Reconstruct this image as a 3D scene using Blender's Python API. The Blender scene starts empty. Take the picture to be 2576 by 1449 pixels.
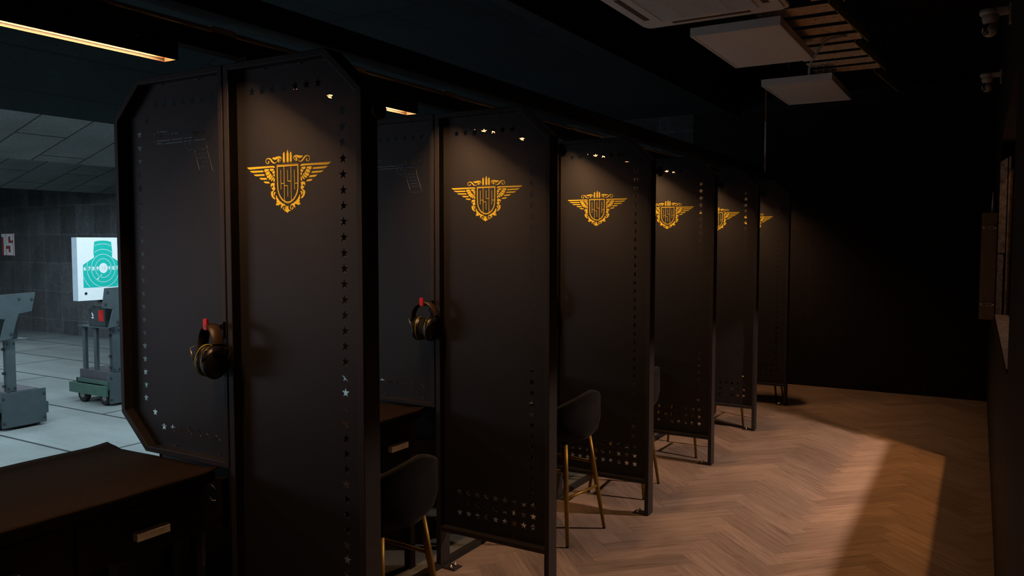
import bpy, bmesh, math, random
from mathutils import Vector, Matrix
from mathutils.geometry import tessellate_polygon

SC = bpy.context.scene
COL = SC.collection
PI = math.pi

# ------------------------------------------------------------------ camera
cam_data = bpy.data.cameras.new('camera')
cam = bpy.data.objects.new('camera', cam_data)
COL.objects.link(cam)
_yaw, _pitch, _roll = 0.5385657, -0.0571520, 0.0005787
_f = Vector((-math.sin(_yaw) * math.cos(_pitch), math.cos(_yaw) * math.cos(_pitch), math.sin(_pitch)))
_r = Vector((math.cos(_yaw), math.sin(_yaw), 0))
_u = _r.cross(_f)
_r, _u = _r * math.cos(_roll) + _u * math.sin(_roll), _u * math.cos(_roll) - _r * math.sin(_roll)
cam.matrix_world = Matrix(((_r.x, _u.x, -_f.x, 2.4290), (_r.y, _u.y, -_f.y, -1.9932), (_r.z, _u.z, -_f.z, 1.6944), (0, 0, 0, 1)))
cam_data.sensor_width = 36.0
cam_data.lens = 28.008
cam_data.clip_start = 0.01
SC.camera = cam

# ------------------------------------------------------------------ world, exposure
world = bpy.data.worlds.new('world')
SC.world = world
world.use_nodes = True
world.node_tree.nodes['Background'].inputs[0].default_value = (0.30, 0.42, 0.50, 1)
world.node_tree.nodes['Background'].inputs[1].default_value = 0.0
SC.view_settings.view_transform = 'Standard'
SC.view_settings.look = 'None'
SC.view_settings.gamma = 1
SC.view_settings.exposure = 0.0
SC.view_settings.use_curve_mapping = False

# ------------------------------------------------------------------ big lights
def area(name, loc, size, size_y, power, color, rot=(0, 0, 0), shape='RECTANGLE', spread=PI):
    l = bpy.data.lights.new(name, 'AREA')
    l.shape = shape
    l.size = size
    if shape == 'RECTANGLE':
        l.size_y = size_y
    l.energy = power
    l.color = color
    l.spread = spread
    o = bpy.data.objects.new(name, l)
    o.location = loc
    o.rotation_euler = rot
    COL.objects.link(o)
    return o

COOL = (0.70, 0.90, 1.0)
# rows of lights of the range, each behind the lower edge of a sloping ceiling baffle
area('range_lights', (-4.95, 0.9, 3.00), 0.25, 11.0, 330, COOL, (0, math.radians(14), 0))
area('range_lights', (-8.55, 0.6, 2.95), 0.25, 10.4, 190, COOL, (0, math.radians(14), 0))
area('range_lights', (-13.2, 0.3, 2.70), 0.25, 10.8, 330, COOL, (0, 0, 0))
# added fill light, stands in for lit neighbouring lanes, left of the view, shining back along the booths
_o = area('range_fill_light', (-5.6, -3.6, 1.45), 2.4, 0.9, 17, (0.92, 0.86, 1.0))
_o.rotation_euler = Vector((6.0, 4.4, -0.05)).to_track_quat('-Z', 'Y').to_euler()
# two downlights of the lobby behind the window of the right wall
area('lobby_downlight', (2.98, 4.37, 3.10), 0.06, 0, 50, (1.0, 0.42, 0.12), shape='DISK')
area('lobby_downlight', (3.70, 3.92, 3.10), 0.16, 0, 190, (1.0, 0.68, 0.53), shape='DISK')

# ------------------------------------------------------------------ materials
MATS = {}

def mat(name, col, rough=0.6, metal=0.0, var=0.12, scale=18.0, bump=0.0, bscale=120.0, spec=0.4, sheen=0.0, dist=0.002):
    if name in MATS:
        return MATS[name]
    m = bpy.data.materials.new(name)
    m.use_nodes = True
    nt = m.node_tree
    b = nt.nodes['Principled BSDF']
    b.inputs['Roughness'].default_value = rough
    b.inputs['Metallic'].default_value = metal
    b.inputs['Specular IOR Level'].default_value = spec
    if sheen:
        b.inputs['Sheen Weight'].default_value = sheen
        b.inputs['Sheen Roughness'].default_value = 0.4
    tc = nt.nodes.new('ShaderNodeTexCoord')
    no = nt.nodes.new('ShaderNodeTexNoise')
    no.inputs['Scale'].default_value = scale
    no.inputs['Detail'].default_value = 4
    nt.links.new(tc.outputs['Object'], no.inputs['Vector'])
    cr = nt.nodes.new('ShaderNodeValToRGB')
    cr.color_ramp.elements[0].position = 0.3
    cr.color_ramp.elements[1].position = 0.7
    cr.color_ramp.elements[0].color = (*[c * (1 - var) for c in col], 1)
    cr.color_ramp.elements[1].color = (*[min(1, c * (1 + var)) for c in col], 1)
    nt.links.new(no.outputs['Fac'], cr.inputs[0])
    nt.links.new(cr.outputs[0], b.inputs['Base Color'])
    if bump:
        n2 = nt.nodes.new('ShaderNodeTexNoise')
        n2.inputs['Scale'].default_value = bscale
        nt.links.new(tc.outputs['Object'], n2.inputs['Vector'])
        bp = nt.nodes.new('ShaderNodeBump')
        bp.inputs['Strength'].default_value = bump
        bp.inputs['Distance'].default_value = dist
        nt.links.new(n2.outputs['Fac'], bp.inputs['Height'])
        nt.links.new(bp.outputs[0], b.inputs['Normal'])
    MATS[name] = m
    return m

def tile_mat(name, c1, c2, cm, w, h, mortar, rough=0.8, axes='XY', offset=0.5, stain=0.35, bump=0.4, streak=(1, 1, 1), grain=60, gamt=0.25):
    """slabs or boards with joints, in object coordinates (axes = which two run along the surface)"""
    m = bpy.data.materials.new(name)
    m.use_nodes = True
    nt = m.node_tree
    b = nt.nodes['Principled BSDF']
    b.inputs['Roughness'].default_value = rough
    b.inputs['Specular IOR Level'].default_value = 0.25
    tc = nt.nodes.new('ShaderNodeTexCoord')
    sep = nt.nodes.new('ShaderNodeSeparateXYZ')
    nt.links.new(tc.outputs['Object'], sep.inputs[0])
    cmb = nt.nodes.new('ShaderNodeCombineXYZ')
    nt.links.new(sep.outputs[axes[0]], cmb.inputs[0])
    nt.links.new(sep.outputs[axes[1]], cmb.inputs[1])
    br = nt.nodes.new('ShaderNodeTexBrick')
    br.offset = offset
    br.inputs['Scale'].default_value = 1.0
    br.inputs['Brick Width'].default_value = w
    br.inputs['Row Height'].default_value = h
    br.inputs['Mortar Size'].default_value = mortar
    br.inputs['Mortar Smooth'].default_value = 0.1
    br.inputs['Color1'].default_value = (*c1, 1)
    br.inputs['Color2'].default_value = (*c2, 1)
    br.inputs['Mortar'].default_value = (*cm, 1)
    nt.links.new(cmb.outputs[0], br.inputs['Vector'])
    mp = nt.nodes.new('ShaderNodeMapping')
    mp.inputs['Scale'].default_value = streak
    nt.links.new(tc.outputs['Object'], mp.inputs[0])
    n1 = nt.nodes.new('ShaderNodeTexNoise')
    n1.inputs['Scale'].default_value = 1.6
    n1.inputs['Detail'].default_value = 7
    nt.links.new(mp.outputs[0], n1.inputs['Vector'])
    r1 = nt.nodes.new('ShaderNodeMapRange')
    r1.inputs[1].default_value = 0.3
    r1.inputs[2].default_value = 0.7
    r1.inputs[3].default_value = 1 - stain
    r1.inputs[4].default_value = 1 + stain * 0.5
    nt.links.new(n1.outputs['Fac'], r1.inputs[0])
    n2 = nt.nodes.new('ShaderNodeTexNoise')
    n2.inputs['Scale'].default_value = grain
    n2.inputs['Detail'].default_value = 3
    nt.links.new(tc.outputs['Object'], n2.inputs['Vector'])
    r2 = nt.nodes.new('ShaderNodeMapRange')
    r2.inputs[1].default_value = 0.3
    r2.inputs[2].default_value = 0.7
    r2.inputs[3].default_value = 1 - gamt
    r2.inputs[4].default_value = 1 + gamt
    nt.links.new(n2.outputs['Fac'], r2.inputs[0])
    mu = nt.nodes.new('ShaderNodeMath')
    mu.operation = 'MULTIPLY'
    nt.links.new(r1.outputs[0], mu.inputs[0])
    nt.links.new(r2.outputs[0], mu.inputs[1])
    mx = nt.nodes.new('ShaderNodeVectorMath')
    mx.operation = 'SCALE'
    nt.links.new(br.outputs['Color'], mx.inputs[0])
    nt.links.new(mu.outputs[0], mx.inputs['Scale'])
    nt.links.new(mx.outputs[0], b.inputs['Base Color'])
    bp = nt.nodes.new('ShaderNodeBump')
    bp.inputs['Strength'].default_value = bump
    bp.inputs['Distance'].default_value = 0.004
    nt.links.new(n2.outputs['Fac'], bp.inputs['Height'])
    nt.links.new(bp.outputs[0], b.inputs['Normal'])
    MATS[name] = m
    return m

def emit_mat(name, col, strength):
    m = bpy.data.materials.new(name)
    m.use_nodes = True
    nt = m.node_tree
    b = nt.nodes['Principled BSDF']
    b.inputs['Base Color'].default_value = (*col, 1)
    b.inputs['Emission Color'].default_value = (*col, 1)
    b.inputs['Emission Strength'].default_value = strength
    MATS[name] = m
    return m

def plank_mat():
    """vinyl oak: grain runs along each plank (uv), tone per plank (attribute)"""
    m = bpy.data.materials.new('herringbone_oak')
    m.use_nodes = True
    nt = m.node_tree
    b = nt.nodes['Principled BSDF']
    b.inputs['Roughness'].default_value = 0.55
    b.inputs['Specular IOR Level'].default_value = 0.3
    uv = nt.nodes.new('ShaderNodeUVMap')
    uv.uv_map = 'grain'
    at = nt.nodes.new('ShaderNodeAttribute')
    at.attribute_name = 'tone'
    mp = nt.nodes.new('ShaderNodeMapping')
    mp.inputs['Scale'].default_value = (2.2, 26, 1)
    nt.links.new(uv.outputs[0], mp.inputs[0])
    n1 = nt.nodes.new('ShaderNodeTexNoise')
    n1.inputs['Scale'].default_value = 1.5
    n1.inputs['Detail'].default_value = 8
    n1.inputs['Roughness'].default_value = 0.62
    n1.inputs['Distortion'].default_value = 0.6
    nt.links.new(mp.outputs[0], n1.inputs['Vector'])
    cr = nt.nodes.new('ShaderNodeValToRGB')
    cr.color_ramp.elements[0].position = 0.30
    cr.color_ramp.elements[0].color = (0.170, 0.118, 0.088, 1)
    cr.color_ramp.elements[1].position = 0.62
    cr.color_ramp.elements[1].color = (0.290, 0.222, 0.178, 1)
    e = cr.color_ramp.elements.new(0.47)
    e.color = (0.250, 0.186, 0.145, 1)
    nt.links.new(n1.outputs['Fac'], cr.inputs[0])
    r = nt.nodes.new('ShaderNodeMapRange')
    r.inputs[3].default_value = 0.80
    r.inputs[4].default_value = 1.14
    nt.links.new(at.outputs['Fac'], r.inputs[0])
    sc = nt.nodes.new('ShaderNodeVectorMath')
    sc.operation = 'SCALE'
    nt.links.new(cr.outputs[0], sc.inputs[0])
    nt.links.new(r.outputs[0], sc.inputs['Scale'])
    nt.links.new(sc.outputs[0], b.inputs['Base Color'])
    bp = nt.nodes.new('ShaderNodeBump')
    bp.inputs['Strength'].default_value = 0.15
    bp.inputs['Distance'].default_value = 0.001
    nt.links.new(n1.outputs['Fac'], bp.inputs['Height'])
    nt.links.new(bp.outputs[0], b.inputs['Normal'])
    MATS[m.name] = m
    return m

SHEET = mat('powder_coated_sheet', (0.0110, 0.0105, 0.0118), 0.50, 0, 0.06, 40, 0.25, 700, 0.55, dist=0.0006)
FRAME = mat('black_steel_frame', (0.024, 0.021, 0.022), 0.5, 0, 0.15, 30, 0.1, 400, 0.4)
GOLD_INK = mat('gold_emblem', (0.98, 0.76, 0.035), 0.5, 0.0, 0.05, 60)
BLACK = mat('matt_black', (0.010, 0.009, 0.009), 0.7, 0, 0.2, 20)
BLACKPL = mat('black_plastic', (0.007, 0.0065, 0.0065), 0.35, 0, 0.1, 20)
BLACKRUB = mat('black_rubber', (0.012, 0.012, 0.012), 0.8)
RED = mat('red_plastic', (0.62, 0.016, 0.012), 0.35)
YELLOW = mat('yellow_ring', (0.50, 0.46, 0.012), 0.45)
CHROME = mat('steel_wire', (0.40, 0.37, 0.35), 0.35, 0.9)
SCREW = mat('screw_steel', (0.40, 0.36, 0.32), 0.35, 1.0)
BRASS = mat('brushed_gold_leg', (0.30, 0.185, 0.032), 0.48, 0.75, 0.06, 30)
VELVET = mat('charcoal_velvet', (0.011, 0.0105, 0.0105), 0.9, 0, 0.45, 9, 0.15, 200, 0.2, 0.04)
CARPET = mat('counter_carpet', (0.026, 0.017, 0.0105), 0.95, 0, 0.35, 260, 0.9, 500, 0.05, 0.0)
CARPETG = mat('grey_carpet', (0.11, 0.12, 0.12), 0.95, 0, 0.3, 200, 0.8, 400, 0.1)
CABINET = mat('black_laminate', (0.012, 0.010, 0.009), 0.55, 0, 0.15, 12)
HANDLE = mat('painted_handle', (0.95, 0.88, 0.78), 0.45)
REFLECT = mat('lamp_reflector', (0.070, 0.040, 0.021), 0.5)
BEIGE = mat('beige_conduit', (0.62, 0.52, 0.38), 0.6)
WHITE = mat('white_enamel', (0.80, 0.78, 0.75), 0.45, 0, 0.03)
DIFF = mat('lamp_diffuser', (0.86, 0.83, 0.80), 0.6, 0, 0.03)
GRILL = mat('grille_white', (0.74, 0.73, 0.71), 0.6, 0, 0.05, 90)
DARKSLOT = mat('slot_brown', (0.12, 0.08, 0.05), 0.7)
PERF = mat('perforated_steel', (0.85, 0.66, 0.48), 0.55, 0.0, 0.15, 14)
OLIVE = mat('yellow_side_plate', (0.62, 0.50, 0.04), 0.6, 0, 0.25, 25)
COPPER = mat('brown_pipe', (0.20, 0.09, 0.04), 0.5)
GREYPIPE = mat('grey_pipe', (0.36, 0.38, 0.38), 0.5)
CCTVW = mat('camera_white', (0.50, 0.45, 0.38), 0.45)
LENS = mat('lens_black', (0.006, 0.006, 0.008), 0.1, 0, 0.05, 10, spec=0.8)
BOXG = mat('dark_grey_box', (0.26, 0.20, 0.15), 0.55, 0, 0.08)
ANT = mat('antenna_grey', (0.80, 0.70, 0.62), 0.5)
WOODBLK = mat('stained_black_wood', (0.010, 0.0075, 0.006), 0.95, 0, 0.5, 30, 0.4, 90, 0.03)
ALU = mat('window_strip', (0.55, 0.38, 0.26), 0.4, 0.2)
ARMOR = mat('robot_grey_steel', (0.056, 0.074, 0.083), 0.5, 0, 0.12, 8, 0.1, 60)
ARMORP = mat('robot_dark_box', (0.070, 0.066, 0.080), 0.5, 0, 0.12, 8)
GREEN = mat('robot_green_bumper', (0.050, 0.105, 0.085), 0.5, 0, 0.12, 8)
BATT = mat('battery_dark', (0.030, 0.040, 0.042), 0.45)
BOARD = mat('target_board_white', (0.86, 0.88, 0.90), 0.6, 0, 0.02)
BOARDS = mat('target_board_edge', (0.50, 0.58, 0.68), 0.6, 0, 0.05)
TEAL = mat('target_teal', (0.002, 0.50, 0.42), 0.6, 0, 0.03)
SIGNRED = mat('sign_dark_red', (0.42, 0.07, 0.08), 0.6)
SIGNW = mat('sign_white', (0.96, 0.94, 0.98), 0.6)
OAK = plank_mat()
RANGEFLOOR = tile_mat('range_floor_slabs', (0.205, 0.225, 0.225), (0.175, 0.195, 0.195), (0.03, 0.035, 0.035), 3.2, 1.15, 0.018, 0.8, 'XY', 0.5, 0.22, 0.2, (0.5, 1.4, 1), 40, 0.06)
RANGEWALL = tile_mat('range_wall_boards', (0.098, 0.100, 0.108), (0.064, 0.063, 0.068), (0.11, 0.115, 0.125), 0.62, 0.62, 0.014, 0.9, 'XZ', 0.0, 0.30, 0.4, (2.2, 1, 0.9), 30, 0.22)
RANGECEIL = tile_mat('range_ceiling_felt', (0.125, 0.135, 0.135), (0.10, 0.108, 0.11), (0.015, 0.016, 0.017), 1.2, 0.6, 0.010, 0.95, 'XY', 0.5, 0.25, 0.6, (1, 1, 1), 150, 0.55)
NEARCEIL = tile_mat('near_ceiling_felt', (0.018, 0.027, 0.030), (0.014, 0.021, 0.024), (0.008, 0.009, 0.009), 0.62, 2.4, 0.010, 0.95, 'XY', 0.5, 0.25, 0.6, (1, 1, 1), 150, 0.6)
WALLB = tile_mat('black_back_wall', (0.012, 0.010, 0.009), (0.010, 0.008, 0.008), (0.020, 0.012, 0.009), 0.62, 0.62, 0.006, 0.8, 'XZ', 0.0, 0.3, 0.2, (1, 1, 1), 40, 0.2)
WALLR = tile_mat('black_right_wall', (0.020, 0.018, 0.017), (0.016, 0.014, 0.013), (0.006, 0.005, 0.005), 3.0, 0.19, 0.004, 0.7, 'ZY', 0.0, 0.4, 0.4, (1, 6, 1), 40, 0.3)
CEILB = mat('black_ceiling', (0.008, 0.007, 0.007), 0.9, 0, 0.3, 3)
BEAMB = mat('black_beam', (0.010, 0.009, 0.009), 0.75, 0, 0.3, 12)
LED = emit_mat('warm_led', (1.0, 0.52, 0.24), 158.0)

# ------------------------------------------------------------------ helpers
def link(name, mesh, parent=None):
    o = bpy.data.objects.new(name, mesh)
    COL.objects.link(o)
    if parent is not None:
        o.parent = parent
    return o

class MB:
    """collects shapes, builds them as ONE mesh object"""
    def __init__(self):
        self.bm = bmesh.new()
        self.mats = []
        self.mi = 0

    def m(self, material):
        if material not in self.mats:
            self.mats.append(material)
        self.mi = self.mats.index(material)
        return self

    def face(self, pts, smooth=False):
        vs = [self.bm.verts.new(p) for p in pts]
        try:
            f = self.bm.faces.new(vs)
            f.material_index = self.mi
            f.smooth = smooth
            return f
        except ValueError:
            return None

    def box(self, x0, x1, y0, y1, z0, z1, bev=0.0, M=None):
        b = bmesh.new()
        bmesh.ops.create_cube(b, size=1.0)
        for v in b.verts:
            v.co = Vector(((x0 + x1) / 2 + v.co.x * (x1 - x0), (y0 + y1) / 2 + v.co.y * (y1 - y0), (z0 + z1) / 2 + v.co.z * (z1 - z0)))
        if bev:
            bmesh.ops.bevel(b, geom=b.edges[:], offset=bev, segments=2, affect='EDGES')
        if M is not None:
            bmesh.ops.transform(b, matrix=M, verts=b.verts[:])
        self._merge(b)
        return self

    def _merge(self, b, smooth=False):
        mp = {}
        for v in b.verts:
            mp[v] = self.bm.verts.new(v.co)
        for f in b.faces:
            try:
                g = self.bm.faces.new([mp[v] for v in f.verts])
                g.material_index = self.mi
                g.smooth = smooth or f.smooth
            except ValueError:
                pass
        b.free()

    def prism(self, poly, f, a, b, smooth=False):
        """poly in 2D, f(u, v, t) -> 3D, extruded t = a..b"""
        n = len(poly)
        tris = tessellate_polygon([[Vector((u, v, 0)) for u, v in poly]])
        A = [self.bm.verts.new(f(u, v, a)) for u, v in poly]
        B = [self.bm.verts.new(f(u, v, b)) for u, v in poly]
        for t in tris:
            for V, order in ((A, t), (B, t[::-1])):
                try:
                    g = self.bm.faces.new([V[i] for i in order])
                    g.material_index = self.mi
                except ValueError:
                    pass
        for i in range(n):
            j = (i + 1) % n
            g = self.bm.faces.new([A[i], A[j], B[j], B[i]])
            g.material_index = self.mi
            g.smooth = smooth
        return self

    def ring(self, outer, inner, f, a, b):
        """frame between two polygons with the same number of corners"""
        n = len(outer)
        V = {}
        for k, (P, t) in enumerate(((outer, a), (inner, a), (outer, b), (inner, b))):
            V[k] = [self.bm.verts.new(f(u, v, t)) for u, v in P]
        for i in range(n):
            j = (i + 1) % n
            for q in ((V[0][i], V[0][j], V[1][j], V[1][i]), (V[2][j], V[2][i], V[3][i], V[3][j]),
                      (V[0][j], V[0][i], V[2][i], V[2][j]), (V[1][i], V[1][j], V[3][j], V[3][i])):
                g = self.bm.faces.new(q)
                g.material_index = self.mi
        return self

    def tube(self, pts, r, n=10, caps=True, smooth=True):
        pts = [Vector(p) for p in pts]
        rs = r if isinstance(r, (list, tuple)) else [r] * len(pts)
        rings = []
        prev = None
        for i, p in enumerate(pts):
            t = (pts[min(i + 1, len(pts) - 1)] - pts[max(i - 1, 0)]).normalized()
            if prev is None:
                ref = Vector((0, 0, 1)) if abs(t.z) < 0.9 else Vector((1, 0, 0))
                a = t.cross(ref).normalized()
            else:
                a = (prev - t * prev.dot(t)).normalized()
            prev = a
            c = t.cross(a)
            rings.append([self.bm.verts.new(p + (a * math.cos(2 * PI * k / n) + c * math.sin(2 * PI * k / n)) * rs[i]) for k in range(n)])
        for i in range(len(rings) - 1):
            for k in range(n):
                l = (k + 1) % n
                g = self.bm.faces.new([rings[i][k], rings[i][l], rings[i + 1][l], rings[i + 1][k]])
                g.material_index = self.mi
                g.smooth = smooth
        if caps:
            for R_ in (rings[0][::-1], rings[-1]):
                g = self.bm.faces.new(R_)
                g.material_index = self.mi
        return self

    def lathe(self, prof, M=None, n=24, smooth=True):
        """profile (r, z) turned about z, then moved by M"""
        M = M or Matrix.Identity(4)
        rings = []
        for r, z in prof:
            if r < 1e-6:
                rings.append([self.bm.verts.new(M @ Vector((0, 0, z)))])
            else:
                rings.append([self.bm.verts.new(M @ Vector((r * math.cos(2 * PI * k / n), r * math.sin(2 * PI * k / n), z))) for k in range(n)])
        for a, b in zip(rings, rings[1:]):
            for k in range(n):
                l = (k + 1) % n
                if len(a) == 1 and len(b) == 1:
                    continue
                if len(a) == 1:
                    q = [a[0], b[l], b[k]]
                elif len(b) == 1:
                    q = [a[k], a[l], b[0]]
                else:
                    q = [a[k], a[l], b[l], b[k]]
                try:
                    g = self.bm.faces.new(q)
                    g.material_index = self.mi
                    g.smooth = smooth
                except ValueError:
                    pass
        return self

    def build(self, name, parent=None, material=None, kind=None, label=None):
        me = bpy.data.meshes.new(name)
        bmesh.ops.recalc_face_normals(self.bm, faces=self.bm.faces[:])
        self.bm.to_mesh(me)
        self.bm.free()
        for mm in (self.mats or [material]):
            me.materials.append(mm)
        o = link(name, me, parent)
        if kind:
            o['kind'] = kind
        if label:
            o['label'] = label
        return o

def empty(name, loc=(0, 0, 0), rz=0.0):
    o = bpy.data.objects.new(name, None)
    o.empty_display_size = 0.1
    o.location = loc
    o.rotation_euler = (0, 0, rz)
    COL.objects.link(o)
    return o

def tag(o, label, cat, group=None):
    o['label'] = label
    o['category'] = cat
    if group:
        o['group'] = group
    return o

def copy_tree(o, parent=None):
    c = o.copy()
    COL.objects.link(c)
    c.parent = parent
    for ch in [k for k in bpy.data.objects if k.parent == o]:
        copy_tree(ch, c)
    return c

def XZ(u, v, t):
    return (u, t, v)

def YZ(u, v, t):
    return (t, u, v)

def XY(u, v, t):
    return (u, v, t)

def holed_sheet(name, outer, holes, y, thick, material, parent):
    """a flat sheet in the XZ plane with real cut-outs"""
    cu = bpy.data.curves.new('tmp', 'CURVE')
    cu.dimensions = '2D'
    cu.fill_mode = 'BOTH'
    cu.extrude = thick / 2
    for P in [outer] + holes:
        s = cu.splines.new('POLY')
        s.points.add(len(P) - 1)
        for q, (a, b) in zip(s.points, P):
            q.co = (a, b, 0, 1)
        s.use_cyclic_u = True
    ob = bpy.data.objects.new('tmp', cu)
    COL.objects.link(ob)
    dg = bpy.context.evaluated_depsgraph_get()
    me = bpy.data.meshes.new_from_object(ob.evaluated_get(dg))
    bpy.data.objects.remove(ob)
    bpy.data.curves.remove(cu)
    me.transform(Matrix(((1, 0, 0, 0), (0, 0, -1, y), (0, 1, 0, 0), (0, 0, 0, 1))))
    me.materials.clear()
    me.materials.append(material)
    me.name = name
    for p in me.polygons:
        p.use_smooth = False
    return link(name, me, parent)

def soften(o, w):
    b = o.modifiers.new('edge', 'BEVEL')
    b.width = w
    b.segments = 2
    b.limit_method = 'ANGLE'
    return o

def star(cx, cz, r=0.0185):
    pts = []
    for k in range(10):
        a = PI / 2 + k * PI / 5
        q = r if k % 2 == 0 else r * 0.40
        pts.append((cx + q * math.cos(a), cz + q * math.sin(a)))
    return pts

def text_mesh(mb, s, cx, cz, h, f, t0, t1, bold=0.0, flip=False):
    """flat lettering added to a mesh; f maps (u, v, t) to 3D"""
    cu = bpy.data.curves.new('tmp', 'FONT')
    cu.body = s
    cu.size = h / 0.70
    cu.align_x = 'CENTER'
    cu.offset = bold
    cu.extrude = 0.0
    ob = bpy.data.objects.new('tmp', cu)
    COL.objects.link(ob)
    dg = bpy.context.evaluated_depsgraph_get()
    me = bpy.data.meshes.new_from_object(ob.evaluated_get(dg))
    bpy.data.objects.remove(ob)
    bpy.data.curves.remove(cu)
    q = -1 if flip else 1
    vs = [mb.bm.verts.new(f(cx + v.co.x * q, cz + (v.co.y - h / 2) * q, t1)) for v in me.vertices]
    for p in me.polygons:
        try:
            g = mb.bm.faces.new([vs[i] for i in p.vertices])
            g.material_index = mb.mi
        except ValueError:
            pass
    bpy.data.meshes.remove(me)

# ================================================================== THE SETTING
S = 1.3            # booth pitch along Y; partition k stands at Y = k * S
YB = 7.85          # back wall
ZR = -0.31         # range floor
ANG = 0.0085       # the right wall is very slightly out of square

def wx(y, off=0.0):
    return 2.51 - ANG * (y - 2.0) + off

# floor: herringbone planks, one mesh
def herringbone():
    L, W = 0.617, 0.617 / 5
    bm = bmesh.new()
    uvl = bm.loops.layers.uv.new('grain')
    tl = bm.faces.layers.float.new('tone')
    rnd = random.Random(4)
    c = math.sqrt(0.5)
    ox, oy = 1.96 - (L - W / 2) * c, 2.13
    x0, x1, y0, y1 = 0.035, 2.62, -4.4, YB
    g = 0.0003
    for m_ in range(-12, 13):
        for k in range(-90, 91):
            for kind in (0, 1):
                if kind == 0:
                    a, b, w, h = k * W + m_ * L, k * W - m_ * L, L, W
                else:
                    a, b, w, h = (k - 1) * W + L + m_ * L, k * W - L - m_ * L, W, L
                cxm, cym = a + w / 2, b + h / 2
                X, Y = (cxm - cym) * c + ox, (cxm + cym) * c + oy
                if X < x0 - 0.5 or X > x1 + 0.5 or Y < y0 - 0.5 or Y > y1 + 0.5:
                    continue
                P = [(a + g, b + g), (a + w - g, b + g), (a + w - g, b + h - g), (a + g, b + h - g)]
                f = bm.faces.new([bm.verts.new(((p - q) * c + ox, (p + q) * c + oy, 0)) for p, q in P])
                f[tl] = rnd.random()
                du, dv = rnd.random() * 30, rnd.random() * 30
                for lp, (p, q) in zip(f.loops, P):
                    if kind == 0:
                        lp[uvl].uv = (p - a + du, q - b + dv)
                    else:
                        lp[uvl].uv = (q - b + du, p - a + dv)
    for co, no in (((x0, 0, 0), (-1, 0, 0)), ((x1, 0, 0), (1, 0, 0)), ((0, y0, 0), (0, -1, 0)), ((0, y1, 0), (0, 1, 0))):
        bmesh.ops.bisect_plane(bm, geom=bm.verts[:] + bm.edges[:] + bm.faces[:], plane_co=co, plane_no=no, clear_outer=True)
    me = bpy.data.meshes.new('floor')
    # slab under the planks
    for q in ([(x0, y0, -0.0015), (x1, y0, -0.0015), (x1, y1, -0.0015), (x0, y1, -0.0015)],):
        f = bm.faces.new([bm.verts.new(p) for p in q])
        f.material_index = 1
    bm.to_mesh(me)
    bm.free()
    me.materials.append(OAK)
    me.materials.append(BLACK)
    o = link('floor', me)
    o['kind'] = 'structure'

herringbone()
MB().m(CARPETG).box(-0.80, 0.035, -4.4, YB, -0.30, -0.012).build('floor_platform', kind='structure')
mb = MB().m(RANGEFLOOR)
mb.box(-21, -0.80, -6, YB, ZR - 0.1, ZR)
mb.build('floor_range', kind='structure')
# black edge strip between vinyl and carpet
MB().m(BEAMB).box(-0.012, 0.035, -4.4, YB, -0.012, 0.022, 0.003).build('trim_1', kind='structure')

# back wall of the room and side wall of the range (one line, two finishes)
MB().m(WALLB).box(-0.80, 2.9, YB, YB + 0.15, -0.3, 3.75).build('wall_back', kind='structure')
MB().m(RANGEWALL).box(-21, -0.80, YB, YB + 0.15, ZR - 0.1, 4.2).build('wall_range_side', kind='structure')
MB().m(RANGEWALL).box(-21.15, -21, -6, YB, ZR - 0.1, 4.2).build('wall_left', kind='structure')
MB().m(CEILB).box(-21, 2.9, -6.15, -6, ZR - 0.1, 4.2).build('wall_front', kind='structure')

# right wall with the window opening
WY0, WY1, WZ0, WZ1 = 1.89, 4.85, 1.15, 2.42
def wall_piece(mb, y0, y1, z0, z1, a=0.0, b=0.155):
    P = [(wx(y0, a), y0), (wx(y0, b), y0), (wx(y1, b), y1), (wx(y1, a), y1)]
    mb.prism(P, XY, z0, z1)
mb = MB().m(WALLR)
wall_piece(mb, -6, WY0, 0, 3.75)
wall_piece(mb, WY1, YB, 0, 3.75)
wall_piece(mb, WY0, WY1, 0, WZ0)
wall_piece(mb, WY0, WY1, WZ1, 3.75)
mb.build('wall_right', kind='structure')
win = empty('window_1', (wx(3.4), 3.4, WZ0))
win['kind'] = 'structure'
def wpart(name, material, pieces):
    mb = MB().m(material)
    for (y0, y1, z0, z1, a, b) in pieces:
        P = [(wx(y0, a) - win.location.x, y0 - 3.4), (wx(y0, b) - win.location.x, y0 - 3.4), (wx(y1, b) - win.location.x, y1 - 3.4), (wx(y1, a) - win.location.x, y1 - 3.4)]
        mb.prism(P, XY, z0 - WZ0, z1 - WZ0)
    return mb.build(name, win)
wpart('window_sill', WOODBLK, [(WY0, WY1, WZ0 - 0.001, WZ0 + 0.018, -0.004, 0.16)])
wpart('jamb_board', WOODBLK, [(WY1 - 0.020, WY1 + 0.0, WZ0 + 0.018, 1.62, 0.0, 0.05), (WY1 - 0.026, WY1, 1.62, WZ1, 0.0, 0.05),
                              (WY1 - 0.032, WY1, WZ0 + 0.018, WZ1, 0.052, 0.095)])
wpart('window_frame', BLACK, [(WY1 - 0.05, WY1 - 0.001, WZ0 + 0.019, WZ1, 0.098, 0.15), (WY0, WY0 + 0.05, WZ0 + 0.019, WZ1, 0.098, 0.15),
                              (WY0, WY1, WZ1 - 0.04, WZ1, 0.098, 0.15), (WY0, WY1, WZ0 + 0.019, WZ0 + 0.05, 0.098, 0.15)])
wpart('metal_strip', ALU, [(WY1 - 0.075, WY1 - 0.0505, WZ0 + 0.05, WZ1 - 0.06, 0.118, 0.134)])
gm = bpy.data.materials.new('window_glass')
gm.use_nodes = True
nt = gm.node_tree
nt.nodes.remove(nt.nodes['Principled BSDF'])
tr = nt.nodes.new('ShaderNodeBsdfTransparent')
gl = nt.nodes.new('ShaderNodeBsdfGlossy')
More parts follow.
